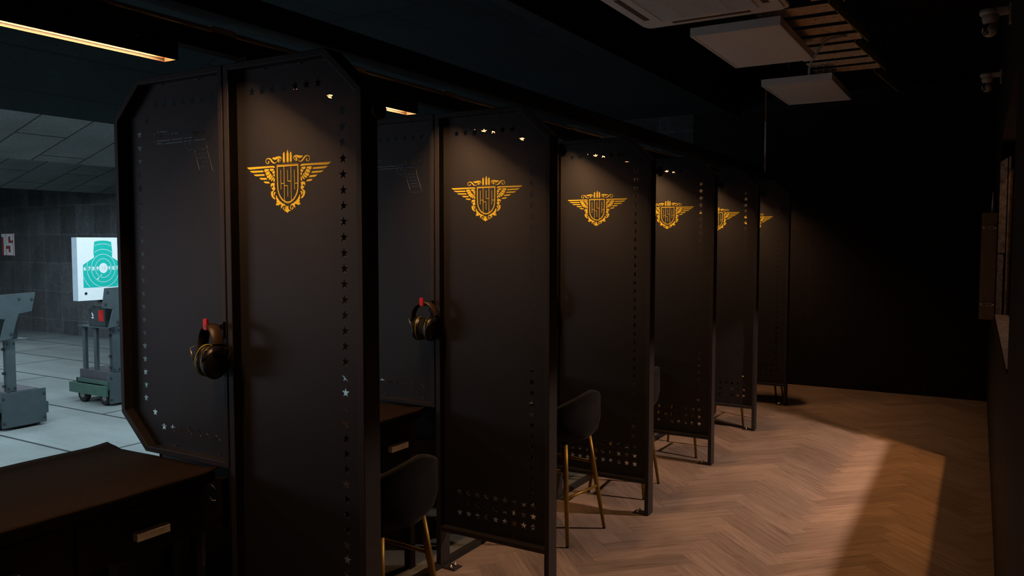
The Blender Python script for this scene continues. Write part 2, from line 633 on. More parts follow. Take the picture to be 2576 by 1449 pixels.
gl.inputs['Roughness'].default_value = 0.03

mx = nt.nodes.new('ShaderNodeMixShader')
mx.inputs[0].default_value = 0.05
nt.links.new(tr.outputs[0], mx.inputs[1])
nt.links.new(gl.outputs[0], mx.inputs[2])
nt.links.new(mx.outputs[0], nt.nodes['Material Output'].inputs[0])
wpart('window_pane', gm, [(WY0 + 0.05, WY1 - 0.05, WZ0 + 0.05, WZ1 - 0.04, 0.128, 0.132)])

# ceilings
mb = MB().m(CEILB)
mb.box(-0.30, 2.9, -6, YB, 3.75, 3.85)
mb.build('ceiling', kind='structure')
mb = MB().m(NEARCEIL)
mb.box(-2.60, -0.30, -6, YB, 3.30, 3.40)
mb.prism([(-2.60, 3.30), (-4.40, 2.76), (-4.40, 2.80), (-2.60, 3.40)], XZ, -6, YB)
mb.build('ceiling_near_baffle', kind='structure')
mb = MB().m(RANGECEIL)
mb.prism([(-8.0, 2.73), (-8.0, 2.77), (-5.2, 3.55), (-5.2, 3.51)], XZ, -6, YB)
mb.box(-5.6, -4.2, -6, YB, 3.70, 3.8)
mb.build('ceiling_middle_baffle', kind='structure')
mb = MB().m(RANGECEIL)
mb.prism([(-12.4, 2.64), (-12.4, 2.68), (-8.6, 3.60), (-8.6, 3.56)], XZ, -6, YB)
mb.prism([(-21, 3.0), (-21, 3.1), (-12.9, 3.1), (-12.9, 3.0)], XZ, -6, YB)
mb.build('ceiling_far_baffle', kind='structure')
# black bulkhead and beams
MB().m(BEAMB).box(-0.33, -0.22, -6, YB, 3.22, 3.75, 0.004).build('trim_2', kind='structure')
MB().m(BEAMB).box(0.05, 0.15, -6, YB, 2.472, 2.566, 0.004).build('trim_3', kind='structure')
MB().m(BEAMB).box(-0.2, wx(YB), YB - 0.16, YB, 3.24, 3.40, 0.004).build('trim_4', kind='structure')

# ================================================================== BOOTH PARTITIONS
EMB_MIRROR = [
[(63.5,60.5),(64,64.5),(67.6,67.1),(74.6,68.4),(207.5,68.6),(202.5,63.6),(193,60.1),(81.5,62.4),(70.5,61)],
[(122.9,54.1),(192.4,55.1),(189,51.2),(177,47.6),(121.8,48)],
[(119.3,40.8),(172.5,41.5),(169,37.4),(158.2,34.7),(114.8,34.4)],
[(109.2,27.1),(143.4,28.2),(139.3,23.3),(131.2,20.7),(103,20.2)],
[(96.9,13.1),(121.6,14.3),(118.1,9.9),(110.6,7),(89.2,6.2)],
[(64.9,53.4),(73.2,58),(88.5,58.7),(87.7,52.4),(78.9,48.2),(71.9,52.1)],
[(64.1,50.5),(70.5,49.8),(77.4,45.9),(73.3,39.1),(64.1,42.1)],
[(64,39.5),(72.7,36.5),(69.1,31.2),(64.1,28.4)],
[(94.1,57.5),(113.3,58.5),(117.4,56.3),(116.8,49),(112.5,46.2),(102.3,50.3),(92.7,51.5)],
[(92.1,49.6),(102.4,48.3),(111.5,43.3),(107.8,35.5),(96.8,37),(87.7,43.8)],
[(85.8,41.9),(95.4,35.1),(105.7,33),(103.2,26.4),(92.8,25.2),(84.4,31.6),(81.6,37.7)],
[(78.8,35.8),(84.4,28.6),(94.9,23.1),(95.5,20.1),(88.6,19),(80.3,23.8),(74.7,32)],
[(71.1,29.7),(78.9,22.2),(84.4,16.6),(81.1,13.3),(74.7,18),(68.6,25.2)],
[(64.1,24.4),(67.2,23.9),(71.9,17.1),(70.6,10.5),(65.5,9.9),(64.1,16.4)],
[(28.9,87.3),(28.4,93.4),(32.6,98.2),(41,100.7),(50.8,100),(63.5,97.7),(76,97.4),(73.2,93),(66.3,89.4),(57.9,88.6),(50.8,91.6),(42.4,95.3),(35.4,94.4),(31.1,91.2)],
[(35.4,93.6),(43.9,93.2),(48.9,89.3),(49.2,83.3),(44.7,78.9),(39.7,80.1),(43,83.6),(41.9,88.7)],
[(32.6,88.2),(38.2,88.3),(39.6,85.4),(36.8,82.3),(33.4,83.3),(35.6,85.6)],
[(64.4,6),(74.7,7.6),(83.1,5.2),(86.4,0.5),(85.3,-6.4),(81.7,-9.9),(82.3,-4.7),(78.3,-2.2),(72.8,-4),(75.6,-9.1),(81.7,-11.3),(77.6,-16.2),(70.6,-18.3),(81.7,-23.3),(75.6,-29.1),(70.1,-21.9),(64.5,-17.7),(62.8,-12.7),(66.7,-7.8)],
[(84.5,-22.4),(85.1,-33.4),(80.4,-43.3),(72.9,-49.1),(65,-52.9),(64.5,-46.9),(70,-43),(74,-36.1),(72.9,-30.1),(79,-27.2)],
[(60.8,-26.7),(67.2,-24.9),(71.1,-29),(70.6,-36),(65,-41.9),(66.2,-34.9),(63.3,-29.4)],
[(58.3,-35.6),(60.3,-42.7),(60,-51.8),(55.6,-54.7),(58.9,-60.8),(53.9,-64.7),(60.6,-67.9),(60.1,-74),(54.4,-71.4),(51,-75.4),(45.5,-72.6),(39.8,-70.4),(32.7,-71.3),(35.6,-77.4),(35.6,-85.9),(30.8,-81.4),(27.1,-78.3),(22.8,-75.1),(18.5,-74),(12.8,-78.5),(10.9,-76.9),(15.6,-70.9),(28.4,-66.1),(42.6,-57.4),(52.4,-46.5)],
[(51.1,84.6),(52,83.3),(53.3,81.5),(55.1,79.5),(57.2,78),(59.7,77),(62.5,76.3),(65.6,76),(68.5,76.2),(71.4,76.9),(74,78.1),(76.4,79.5),(78.8,81.1),(81.1,83.3),(83.1,85.7),(85.1,87.9),(87,89.5),(88.7,90.9),(90.7,92.1),(92.7,93.1),(94.6,93.7),(96.8,93.9),(99.2,93.9),(101.4,93.5),(103.2,93),(104.6,92),(105.8,90.5),(106.8,88.8),(107.3,87.1),(107.2,85.3),(106.7,83.2),(105.8,81.3),(104.8,79.9),(103.5,79),(101.9,78.4),(100.1,78.1),(98.7,78.1),(97.6,78.5),(96.4,79.1),(95.5,79.9),(95.2,80.5),(95,81.1),(95,82.1),(95.4,83),(95.6,83.3),(95.7,83.7),(97,84),(98.5,84.3),(99.6,84.6),(99.4,85.4),(98.3,85.7),(96.6,86),(94.5,86.2),(92.3,85.7),(91.2,84.3),(90.7,82.7),(90.6,81.1),(91.2,79.4),(92.6,78.1),(94.4,77.1),(96.5,76.4),(98.6,76.1),(100.7,76.2),(102.9,76.7),(105.1,77.5),(106.8,78.8),(108.2,80.5),(109.1,82.6),(109.7,84.9),(109.8,87.1),(109.4,89.2),(108.4,91.3),(107.1,93.2),(105.1,94.8),(102.6,96),(99.6,96.8),(96.5,97.2),(93.4,97.2),(90.3,96.8),(87.3,96),(84.4,94.8),(81.6,93.3),(79.1,91.1),(77,88.7),(75,86.4),(73.2,84.6),(71.4,83),(69.8,81.5),(68.3,80.4),(66.8,79.6),(64.9,79.2),(62.8,79.1),(60.6,79.2),(58.6,79.6),(56.8,80.6),(54.8,82.2),(53.1,83.8),(51.8,84.9)],
[(14,-74.7),(13,-75.9),(11.7,-77.7),(10.3,-79.8),(9.7,-81.9),(10.1,-84.1),(11.3,-86.1),(12.7,-87.9),(14.5,-89.3),(16.9,-90.1),(19.3,-90.2),(21.5,-89.9),(23.4,-89.2),(24.9,-88),(25.8,-86.5),(26.2,-85),(26.2,-83.4),(25.3,-82.1),(23.9,-81),(22.3,-80.2),(20.6,-79.7),(18.9,-80.2),(18.1,-81),(17.5,-81.9),(17.1,-82.4),(18.2,-83),(18.9,-82.6),(19.7,-82),(20.4,-81.7),(20.4,-81.8),(20.7,-82),(21.5,-82.6),(22.1,-83.4),(22.2,-83.9),(22.2,-84.6),(22,-85.6),(21.5,-86.5),(21,-87),(20.2,-87.2),(18.9,-87.4),(17.7,-87.3),(16.9,-87),(15.8,-86.3),(14.5,-84.9),(13.6,-83.4),(13.1,-82),(13.2,-80.4),(14,-78.4),(15,-76.5),(15.6,-75.2)],
[(16.1,114.6),(15.7,114.3),(15.2,113.8),(14.8,113.1),(14.5,112.2),(14,111.4),(13.4,111),(12.9,110.1),(12.4,107.3),(12.3,101.5),(12.3,93.5),(12.1,85.6),(12.1,80.2),(22,79.6),(22,85),(21.9,92.9),(21.8,101),(21.7,106.9),(20.9,109.9),(20,111.4),(19.2,111.9),(18.5,112.2),(17.9,113),(17.5,113.6),(17.1,114.2),(16.7,114.6)],
[(12.2,78.9),(12.2,78.6),(12.2,78),(12.2,77.5),(12.2,77.1),(21.8,76.6),(21.8,77),(21.8,77.5),(21.8,78.1),(21.8,78.4)]]
EMB_CENTRE = [
[(1.7,122.1),(4.5,114.9),(6.8,106.7),(7.4,80.4),(-4.1,81),(-3.7,107.3),(-1.2,115.2)],
[(-4,79.8),(7.4,79.2),(7.3,77),(-4.1,77.5)],
[(-8.7,-75.4),(-2.9,-77.8),(2.2,-75.7),(1.4,-83.8),(5.7,-90),(14.2,-93.6),(3.4,-96.1),(-3.5,-101.4),(-10.7,-96.2),(-21.4,-93.5),(-12.7,-90.6),(-8.1,-84.6)]]
PISTOL_SLOTS = [
[(-441.3,2131.2),(-438.3,2131.1),(-433.9,2131.1),(-429.5,2131.1),(-426.4,2131.1),(-426.8,2134.1),(-429.8,2134.1),(-434.2,2134.1),(-438.7,2134.1),(-441.7,2134.1)],
[(-422.5,2130.8),(-407.3,2130.9),(-385.1,2131),(-363.1,2131.1),(-348.1,2131.1),(-348.5,2134.1),(-363.5,2134),(-385.5,2133.9),(-407.7,2133.9),(-423,2133.8)],
[(-340.5,2131.7),(-325.8,2131.9),(-304.6,2132.1),(-283.5,2132.4),(-269.2,2132.6),(-269.7,2135.5),(-284,2135.3),(-305.1,2135.1),(-326.3,2134.8),(-340.9,2134.6)],
[(-264.3,2132.5),(-252,2132.6),(-234.2,2132.7),(-216.5,2132.9),(-204.4,2133),(-204.8,2135.8),(-216.9,2135.7),(-234.6,2135.6),(-252.4,2135.5),(-264.7,2135.4)],
[(-199.5,2133.1),(-192.2,2133.2),(-181.5,2133.4),(-170.8,2133.6),(-163.5,2133.7),(-164,2136.6),(-171.3,2136.5),(-182,2136.3),(-192.7,2136.1),(-200.1,2135.9)],
[(-447.5,2133.4),(-443.9,2138.8),(-440.9,2133.7)],
[(-449.4,2133),(-450.6,2132.4),(-452.3,2131.6),(-454.2,2130.6),(-455.7,2129.6),(-456.4,2128.3),(-456.4,2127.2),(-456.5,2126.5),(-456.4,2126.3),(-456.9,2126.4),(-458.8,2126.7),(-461.7,2126.6),(-463.9,2125),(-464.5,2122.3),(-464.6,2118.9),(-464.5,2115.2),(-464.5,2111.6),(-464.8,2108.1),(-465.2,2104.4),(-465.4,2100.9),(-464.9,2098.2),(-462.8,2096.4),(-459.8,2096.1),(-457.5,2096.4),(-456.2,2096.5),(-456.9,2098.6),(-458.3,2098.5),(-460.1,2098.2),(-461.2,2098.2),(-461.7,2098.7),(-462,2100.8),(-461.8,2104.1),(-461.4,2107.8),(-461.1,2111.4),(-461.1,2115),(-461.2,2118.7),(-461.1,2122),(-460.7,2124.2),(-460,2124.6),(-458.9,2124.5),(-456.9,2124.3),(-454.4,2124.5),(-453.2,2125.8),(-453,2126.9),(-453,2127.8),(-452.7,2128.3),(-451.7,2129),(-450.1,2129.9),(-448.4,2130.7),(-447.2,2131.3)],
[(-456.7,2095.4),(-456.5,2094.5),(-456.2,2093.1),(-455.8,2091.6),(-455.2,2090.2),(-454.3,2088.9),(-453.2,2087.7),(-452.2,2086.7),(-451.6,2086),(-448.7,2087),(-449.4,2087.7),(-450.4,2088.7),(-451.3,2089.7),(-452,2090.7),(-452.5,2091.9),(-452.9,2093.3),(-453.1,2094.6),(-453.3,2095.5)],
[(-444.2,2085.3),(-440.3,2085.4),(-434.7,2085.7),(-429,2085.9),(-424.6,2085.8),(-422.3,2085.5),(-420.7,2084.9),(-418.7,2084.1),(-415.9,2083.5),(-412.6,2083.3),(-409.2,2083.2),(-406.2,2083.2),(-404.2,2083.3),(-404.6,2086.6),(-406.7,2086.6),(-409.6,2086.6),(-412.6,2086.6),(-415.1,2086.8),(-416.6,2087.2),(-418.2,2087.8),(-420.8,2088.7),(-424.4,2089.2),(-429.5,2089.3),(-435.5,2089.1),(-441.1,2088.8),(-445,2088.7)],
[(-399,2083.4),(-375.1,2083.6),(-340.6,2084),(-306.4,2084.3),(-283.3,2084.5),(-283.7,2087.8),(-306.9,2087.6),(-341,2087.3),(-375.6,2087),(-399.4,2086.8)],
[(-444.2,2095.5),(-410.7,2095.9),(-362.5,2096.3),(-314.9,2096.8),(-282.8,2097.1),(-283.3,2100.4),(-315.4,2100.1),(-362.9,2099.7),(-411.2,2099.2),(-444.7,2099)],
[(-274.2,2097.3),(-269.9,2097.3),(-263.6,2097.3),(-257.4,2097.3),(-253.2,2097.3),(-253.6,2100.6),(-257.9,2100.6),(-264.1,2100.6),(-270.3,2100.6),(-274.6,2100.6)],
[(-248.3,2097.5),(-244.2,2097.5),(-238.2,2097.5),(-232.3,2097.6),(-228.2,2097.6),(-228.6,2100.9),(-232.7,2100.9),(-238.6,2100.8),(-244.6,2100.8),(-248.7,2100.8)],
[(-276.3,2085.2),(-271.7,2085.2),(-264.9,2085.3),(-258.2,2085.3),(-253.6,2085.3),(-254,2088.6),(-258.6,2088.6),(-265.4,2088.6),(-272.1,2088.5),(-276.7,2088.5)],
[(-248,2085.6),(-244,2085.6),(-238.3,2085.6),(-232.5,2085.6),(-228.6,2085.6),(-229,2088.9),(-232.9,2088.9),(-238.7,2088.9),(-244.4,2088.9),(-248.4,2088.9)],
[(-218.1,2085),(-204.2,2085.2),(-184,2085.6),(-163.9,2086),(-150.3,2086.2),(-150.8,2089.5),(-164.5,2089.2),(-184.5,2088.9),(-204.7,2088.5),(-218.6,2088.2)],
[(-417.5,2126.3),(-416.8,2121.7),(-415.7,2114.9),(-414.7,2108),(-414,2103.4),(-412,2103.4),(-412.7,2108),(-413.7,2114.9),(-414.8,2121.7),(-415.5,2126.4)],
[(-386.2,2119.7),(-385.2,2119.7),(-383.7,2119.7),(-382.1,2119.7),(-381.1,2119.8),(-381.6,2123.1),(-382.7,2123.1),(-384.2,2123.1),(-385.7,2123.1),(-386.8,2123.1)],
[(-369.3,2119.9),(-368.3,2119.9),(-366.8,2119.9),(-365.2,2120),(-364.2,2120),(-364.8,2123.3),(-365.8,2123.3),(-367.3,2123.3),(-368.8,2123.3),(-369.9,2123.3)],
[(-350.5,2120.1),(-348.7,2120.2),(-346.2,2120.2),(-343.6,2120.2),(-341.8,2120.3),(-342.4,2123.6),(-344.1,2123.6),(-346.7,2123.6),(-349.3,2123.5),(-351,2123.5)],
[(-328.7,2120.4),(-325.8,2120.5),(-321.5,2120.5),(-317.3,2120.6),(-314.4,2120.6),(-314.9,2123.9),(-317.8,2123.9),(-322.1,2123.8),(-326.3,2123.8),(-329.3,2123.8)],
[(-300.6,2120.8),(-296.7,2120.8),(-290.9,2120.9),(-285.1,2121),(-281.2,2121),(-281.7,2124.3),(-285.7,2124.3),(-291.4,2124.2),(-297.2,2124.1),(-301.1,2124.1)],
[(-265.8,2121.2),(-261.2,2121.3),(-254.5,2121.4),(-247.8,2121.4),(-243.2,2121.5),(-243.7,2124.8),(-248.3,2124.7),(-255,2124.7),(-261.8,2124.6),(-266.4,2124.5)],
[(-226.2,2120.9),(-225.7,2119.9),(-225.1,2118.5),(-224.3,2116.8),(-223.5,2114.5),(-222.6,2111.1),(-221.7,2106.9),(-220.8,2102.9),(-220.1,2100.1),(-217.6,2100.2),(-218.3,2103),(-219.2,2107),(-220.2,2111.3),(-221,2114.7),(-221.8,2117),(-222.6,2118.9),(-223.3,2120.3),(-223.8,2121.2)],
[(-219.4,2120.9),(-218.9,2119.9),(-218.2,2118.5),(-217.5,2116.8),(-216.7,2114.5),(-215.8,2111.2),(-214.9,2107),(-213.9,2103),(-213.3,2100.3),(-210.8,2100.4),(-211.5,2103.1),(-212.4,2107.1),(-213.4,2111.3),(-214.2,2114.7),(-215,2117),(-215.8,2118.9),(-216.5,2120.3),(-217,2121.2)],
[(-212.6,2120.9),(-212.1,2119.9),(-211.4,2118.5),(-210.7,2116.8),(-209.9,2114.5),(-209,2111.2),(-208.1,2107.1),(-207.2,2103.2),(-206.5,2100.5),(-204,2100.6),(-204.7,2103.3),(-205.6,2107.2),(-206.6,2111.3),(-207.5,2114.7),(-208.3,2117),(-209,2118.9),(-209.7,2120.2),(-210.2,2121.2)],
[(-205.8,2120.9),(-205.3,2119.9),(-204.7,2118.5),(-203.9,2116.7),(-203.1,2114.5),(-202.3,2111.2),(-201.3,2107.2),(-200.4,2103.3),(-199.8,2100.6),(-197.3,2100.8),(-197.9,2103.4),(-198.8,2107.3),(-199.8,2111.4),(-200.7,2114.7),(-201.5,2117),(-202.3,2118.8),(-202.9,2120.2),(-203.4,2121.2)],
[(-199,2120.9),(-198.6,2119.9),(-197.9,2118.5),(-197.2,2116.7),(-196.4,2114.5),(-195.5,2111.3),(-194.5,2107.3),(-193.6,2103.4),(-193,2100.8),(-190.5,2100.9),(-191.1,2103.6),(-192.1,2107.4),(-193,2111.4),(-193.9,2114.7),(-194.7,2117),(-195.5,2118.8),(-196.2,2120.2),(-196.6,2121.2)],
[(-192.3,2120.9),(-191.8,2119.9),(-191.2,2118.5),(-190.4,2116.7),(-189.6,2114.5),(-188.8,2111.3),(-187.8,2107.4),(-186.9,2103.6),(-186.2,2101),(-183.8,2101.1),(-184.4,2103.7),(-185.3,2107.5),(-186.3,2111.5),(-187.2,2114.7),(-188,2117),(-188.8,2118.8),(-189.4,2120.2),(-189.9,2121.2)],
[(-185.5,2120.9),(-185.1,2119.9),(-184.4,2118.5),(-183.7,2116.7),(-182.9,2114.5),(-182,2111.3),(-181,2107.4),(-180.1,2103.7),(-179.5,2101.2),(-177.1,2101.3),(-177.7,2103.8),(-178.6,2107.6),(-179.6,2111.5),(-180.5,2114.7),(-181.3,2117),(-182,2118.8),(-182.7,2120.2),(-183.2,2121.2)],
[(-178.8,2120.9),(-178.4,2119.9),(-177.7,2118.5),(-177,2116.7),(-176.2,2114.5),(-175.3,2111.4),(-174.3,2107.5),(-173.4,2103.9),(-172.8,2101.3),(-170.3,2101.5),(-171,2104),(-171.9,2107.7),(-172.9,2111.5),(-173.8,2114.7),(-174.5,2117),(-175.3,2118.8),(-176,2120.2),(-176.4,2121.2)],
[(-172.1,2120.8),(-171.7,2119.8),(-171,2118.5),(-170.3,2116.7),(-169.5,2114.5),(-168.6,2111.4),(-167.6,2107.6),(-166.7,2104),(-166.1,2101.5),(-163.7,2101.6),(-164.3,2104.1),(-165.2,2107.7),(-166.2,2111.6),(-167.1,2114.7),(-167.8,2116.9),(-168.6,2118.8),(-169.3,2120.2),(-169.7,2121.2)],
[(-165.4,2120.8),(-165,2119.8),(-164.3,2118.4),(-163.6,2116.7),(-162.8,2114.5),(-161.9,2111.5),(-160.9,2107.7),(-160,2104.1),(-159.4,2101.7),(-157,2101.8),(-157.6,2104.3),(-158.5,2107.8),(-159.5,2111.6),(-160.4,2114.7),(-161.2,2116.9),(-161.9,2118.8),(-162.6,2120.2),(-163.1,2121.2)],
[(-158.7,2120.8),(-158.3,2119.8),(-157.6,2118.4),(-156.9,2116.7),(-156.1,2114.5),(-155.3,2111.5),(-154.3,2107.8),(-153.4,2104.3),(-152.7,2101.8),(-150.3,2102),(-150.9,2104.4),(-151.8,2107.9),(-152.8,2111.6),(-153.7,2114.7),(-154.5,2116.9),(-155.3,2118.8),(-155.9,2120.2),(-156.4,2121.2)],
[(-281.4,2081),(-280.6,2080.2),(-279.4,2079.3),(-278.2,2078.1),(-276.9,2076.5),(-275.6,2074.3),(-274.2,2071.5),(-272.7,2068.6),(-271.1,2065.8),(-269.4,2063.3),(-267.7,2060.9),(-265.8,2058.6),(-263.8,2056.4),(-261.4,2054.3),(-258.7,2052.4),(-256.3,2050.8),(-254.7,2049.7),(-252,2051.3),(-253.7,2052.4),(-256,2054),(-258.5,2055.8),(-260.7,2057.7),(-262.5,2059.7),(-264.3,2061.8),(-266,2064.2),(-267.6,2066.6),(-269.1,2069.2),(-270.6,2072.1),(-272,2074.9),(-273.4,2077.3),(-274.9,2079.2),(-276.4,2080.6),(-277.6,2081.6),(-278.4,2082.4)],
[(-282.9,2083.4),(-272,2083.1),(-273.9,2078.4),(-276.8,2078.6)],
[(-247.7,2083.3),(-247.2,2082.4),(-246.5,2081),(-245.9,2079.5),(-245.5,2078),(-245.2,2076.6),(-245,2075.2),(-245,2073.8),(-245.4,2072.3),(-246.3,2070.2),(-247.9,2067.7),(-249.5,2065.3),(-250.5,2063.6),(-249.9,2063.3),(-248.1,2064.7),(-245.7,2066.8),(-243.2,2069.1),(-241.2,2071.2),(-240.3,2073.1),(-239.8,2074.9),(-239.7,2076.5),(-239.7,2078.1),(-239.8,2079.8),(-240.1,2081.5),(-240.4,2083),(-240.5,2084)],
[(-249.1,2049.5),(-246.8,2049.7),(-243.4,2049.9),(-239.6,2050.3),(-235.9,2050.9),(-232.4,2051.8),(-228.9,2053.1),(-225.8,2054.2),(-223.7,2055),(-225.8,2057.2),(-227.9,2056.4),(-230.9,2055.2),(-234.2,2054.1),(-237.3,2053.2),(-240.5,2052.7),(-244.1,2052.4),(-247.4,2052.1),(-249.8,2052)],
[(-231.5,2082.2),(-230.1,2081.4),(-228.2,2080.2),(-226.2,2078.8),(-224.7,2077.3),(-223.6,2075.5),(-222.7,2073.3),(-222,2071),(-221.4,2068.7),(-220.9,2066.2),(-220.6,2063.4),(-220.3,2060.9),(-220.1,2059.2),(-217.6,2059.2),(-217.8,2060.9),(-218,2063.4),(-218.4,2066.2),(-218.9,2068.8),(-219.6,2071.2),(-220.3,2073.6),(-221.2,2075.9),(-222.4,2078),(-224.3,2079.8),(-226.5,2081.3),(-228.5,2082.6),(-229.8,2083.4)],
[(-217.7,2052.7),(-216.8,2051.8),(-215.7,2050.6),(-214.4,2049),(-213.2,2046.8),(-211.8,2043.3),(-210.4,2038.9),(-209,2034.6),(-208.1,2031.6),(-205.7,2031.8),(-206.6,2034.8),(-207.9,2039.1),(-209.4,2043.6),(-210.7,2047.2),(-212.1,2049.6),(-213.5,2051.4),(-214.7,2052.6),(-215.5,2053.5)],
[(-207.3,2028.3),(-205.5,2023.2),(-202.9,2015.7),(-200,2007.4),(-197.1,1999.5),(-194.3,1991.6),(-191.2,1983.2),(-188.4,1975.8),(-186.5,1970.6),(-183.5,1971),(-185.4,1976.2),(-188.2,1983.6),(-191.2,1991.9),(-194.1,1999.8),(-196.9,2007.7),(-199.8,2016),(-202.4,2023.5),(-204.2,2028.7)],
[(-106.2,2100.1),(-108.3,2099.9),(-111.4,2099.7),(-115,2099.2),(-118.5,2098.2),(-121.8,2096.6),(-125,2094.5),(-128.1,2092.2),(-130.9,2089.9),(-133.5,2087.5),(-135.8,2085),(-137.9,2082.4),(-139.7,2079.7),(-141.2,2076.9),(-142.5,2074.1),(-143.5,2071.3),(-144.2,2068.8),(-144.3,2066.7),(-144.1,2064.8),(-143.7,2063.3),(-143.4,2062.3),(-140.4,2062.5),(-140.6,2063.5),(-141,2064.9),(-141.3,2066.6),(-141.1,2068.5),(-140.5,2070.7),(-139.5,2073.4),(-138.3,2076.2),(-136.8,2078.8),(-135.1,2081.4),(-133.1,2083.9),(-130.9,2086.3),(-128.4,2088.6),(-125.7,2090.9),(-122.7,2093.1),(-119.7,2095),(-116.8,2096.4),(-113.8,2097.3),(-110.6,2097.7),(-107.7,2097.9),(-105.5,2098.1)],
[(-142.8,2059.9),(-142.1,2057.3),(-141.2,2053.6),(-140.3,2049.8),(-139.6,2047.3),(-136.6,2047.5),(-137.2,2050),(-138.2,2053.8),(-139.1,2057.5),(-139.7,2060.1)],
[(-138.8,2044.1),(-136.4,2037.1),(-133.1,2027),(-129.3,2015.8),(-125.6,2005.2),(-121.7,1994.6),(-117.5,1983.3),(-113.7,1973.3),(-111,1966.4),(-108.1,1966.8),(-110.7,1973.8),(-114.5,1983.7),(-118.7,1994.9),(-122.6,2005.6),(-126.3,2016.2),(-130.1,2027.4),(-133.4,2037.4),(-135.8,2044.4)],
[(-184.6,1968.5),(-184.7,1967.9),(-184.9,1967),(-185.2,1966),(-185.8,1964.8),(-187.1,1963.2),(-188.8,1961.2),(-190.4,1959.3),(-191.6,1958),(-189.9,1957.4),(-188.8,1958.7),(-187.1,1960.5),(-185.4,1962.5),(-184.1,1964.2),(-183.4,1965.6),(-183,1966.7),(-182.8,1967.6),(-182.7,1968.3)],
[(-108.4,1964.6),(-107,1963.5),(-104.9,1962.1),(-102.9,1960.6),(-101.5,1959.6),(-100.2,1960.4),(-101.6,1961.4),(-103.6,1962.9),(-105.7,1964.3),(-107.1,1965.4)],
[(-179.2,1955.9),(-173.1,1955.8),(-164.2,1955.7),(-155.4,1955.6),(-149.3,1955.5),(-149.4,1957.2),(-155.4,1957.2),(-164.3,1957.3),(-173.2,1957.5),(-179.3,1957.5)],
[(-144.5,1955.6),(-137.3,1955.7),(-126.8,1955.7),(-116.3,1955.7),(-109.1,1955.7),(-109.2,1957.3),(-116.4,1957.3),(-126.9,1957.3),(-137.4,1957.3),(-144.6,1957.3)],
[(-195.9,2047.4),(-192.3,2048),(-187.1,2049),(-181.4,2049.8),(-175.9,2050.2),(-170,2049.9),(-163.4,2049.1),(-157.3,2048.2),(-153.1,2047.6),(-152.5,2050.4),(-156.7,2051),(-162.8,2051.9),(-169.8,2052.7),(-176.3,2053.1),(-182.4,2052.7),(-188.5,2051.8),(-193.7,2050.8),(-197.3,2050.1)],
[(-190.7,2031.2),(-187,2031.9),(-181.9,2032.8),(-176.2,2033.7),(-170.7,2034.1),(-164.8,2033.8),(-158.2,2033),(-152.1,2032.2),(-147.9,2031.6),(-147.3,2034.3),(-151.5,2034.9),(-157.6,2035.8),(-164.5,2036.6),(-171,2036.9),(-177.2,2036.5),(-183.2,2035.6),(-188.5,2034.6),(-192.1,2034)],
[(-185.4,2015.1),(-181.8,2015.7),(-176.7,2016.7),(-171,2017.6),(-165.5,2018),(-159.6,2017.7),(-153,2017),(-147,2016.1),(-142.7,2015.5),(-142.1,2018.3),(-146.3,2018.9),(-152.5,2019.8),(-159.3,2020.5),(-165.8,2020.9),(-171.9,2020.4),(-178,2019.5),(-183.2,2018.5),(-186.8,2017.8)],
[(-180.2,1998.9),(-176.6,1999.6),(-171.5,2000.6),(-165.7,2001.5),(-160.3,2001.9),(-154.4,2001.6),(-147.8,2000.9),(-141.8,2000.1),(-137.5,1999.5),(-136.9,2002.3),(-141.1,2002.9),(-147.3,2003.7),(-154.1,2004.5),(-160.6,2004.8),(-166.7,2004.3),(-172.8,2003.4),(-178,2002.4),(-181.6,2001.7)],
[(-175,1982.8),(-171.3,1983.5),(-166.2,1984.5),(-160.5,1985.4),(-155.1,1985.9),(-149.2,1985.6),(-142.6,1984.9),(-136.6,1984.1),(-132.4,1983.5),(-131.7,1986.3),(-136,1986.9),(-142.1,1987.7),(-149,1988.4),(-155.4,1988.7),(-161.5,1988.2),(-167.6,1987.3),(-172.8,1986.3),(-176.4,1985.6)],
[(-160.3,2137.1),(-159.8,2137.5),(-159.1,2138.2),(-158.3,2138.7),(-157.8,2139),(-157.4,2139),(-156.8,2139),(-156.1,2138.8),(-155.5,2138.7),(-155.1,2140.3),(-155.6,2140.4),(-156.5,2140.6),(-157.7,2140.7),(-159,2140.5),(-160.1,2139.9),(-161,2139.3),(-161.8,2138.6),(-162.3,2138.2)],
[(-147.2,2135.1),(-145.5,2134.9),(-143.1,2134.6),(-140.6,2134.1),(-138.2,2133.3),(-135.9,2132),(-133.3,2130.1),(-130.9,2128.3),(-129.2,2127),(-127.7,2127.9),(-129.3,2129.2),(-131.7,2131),(-134.4,2132.9),(-137.2,2134.5),(-139.9,2135.4),(-142.8,2135.9),(-145.3,2136.3),(-147,2136.5)],
[(-127.6,2123.4),(-127,2121.6),(-126.2,2119.1),(-125.4,2116.4),(-125.1,2114),(-125.3,2112.1),(-126,2110.2),(-126.7,2108.5),(-127.2,2107.4),(-125.4,2107),(-124.9,2108.1),(-124.2,2109.8),(-123.5,2111.8),(-123.3,2114),(-123.6,2116.4),(-124.4,2119.2),(-125.2,2121.8),(-125.8,2123.5)]]


YS = 0.0401        # where the sheet sits in the frame depth
D = 0.0807         # frame depth
RO = [(0.0035, 0.199), (0.0035, 2.343), (0.508, 2.343), (0.6668, 2.196), (0.6668, 0.199)]
RI = [(0.031, 0.222), (0.031, 2.320), (0.4965, 2.320), (0.6420, 2.1855), (0.6420, 0.222)]
LO = [(-0.0035, 0.8414), (-0.0035, 2.343), (-0.508, 2.343), (-0.6640, 2.196), (-0.6640, 0.985), (-0.508, 0.8414)]
LI = [(-0.028, 0.864), (-0.028, 2.320), (-0.4965, 2.320), (-0.6400, 2.1855), (-0.6400, 0.996), (-0.4975, 0.864)]

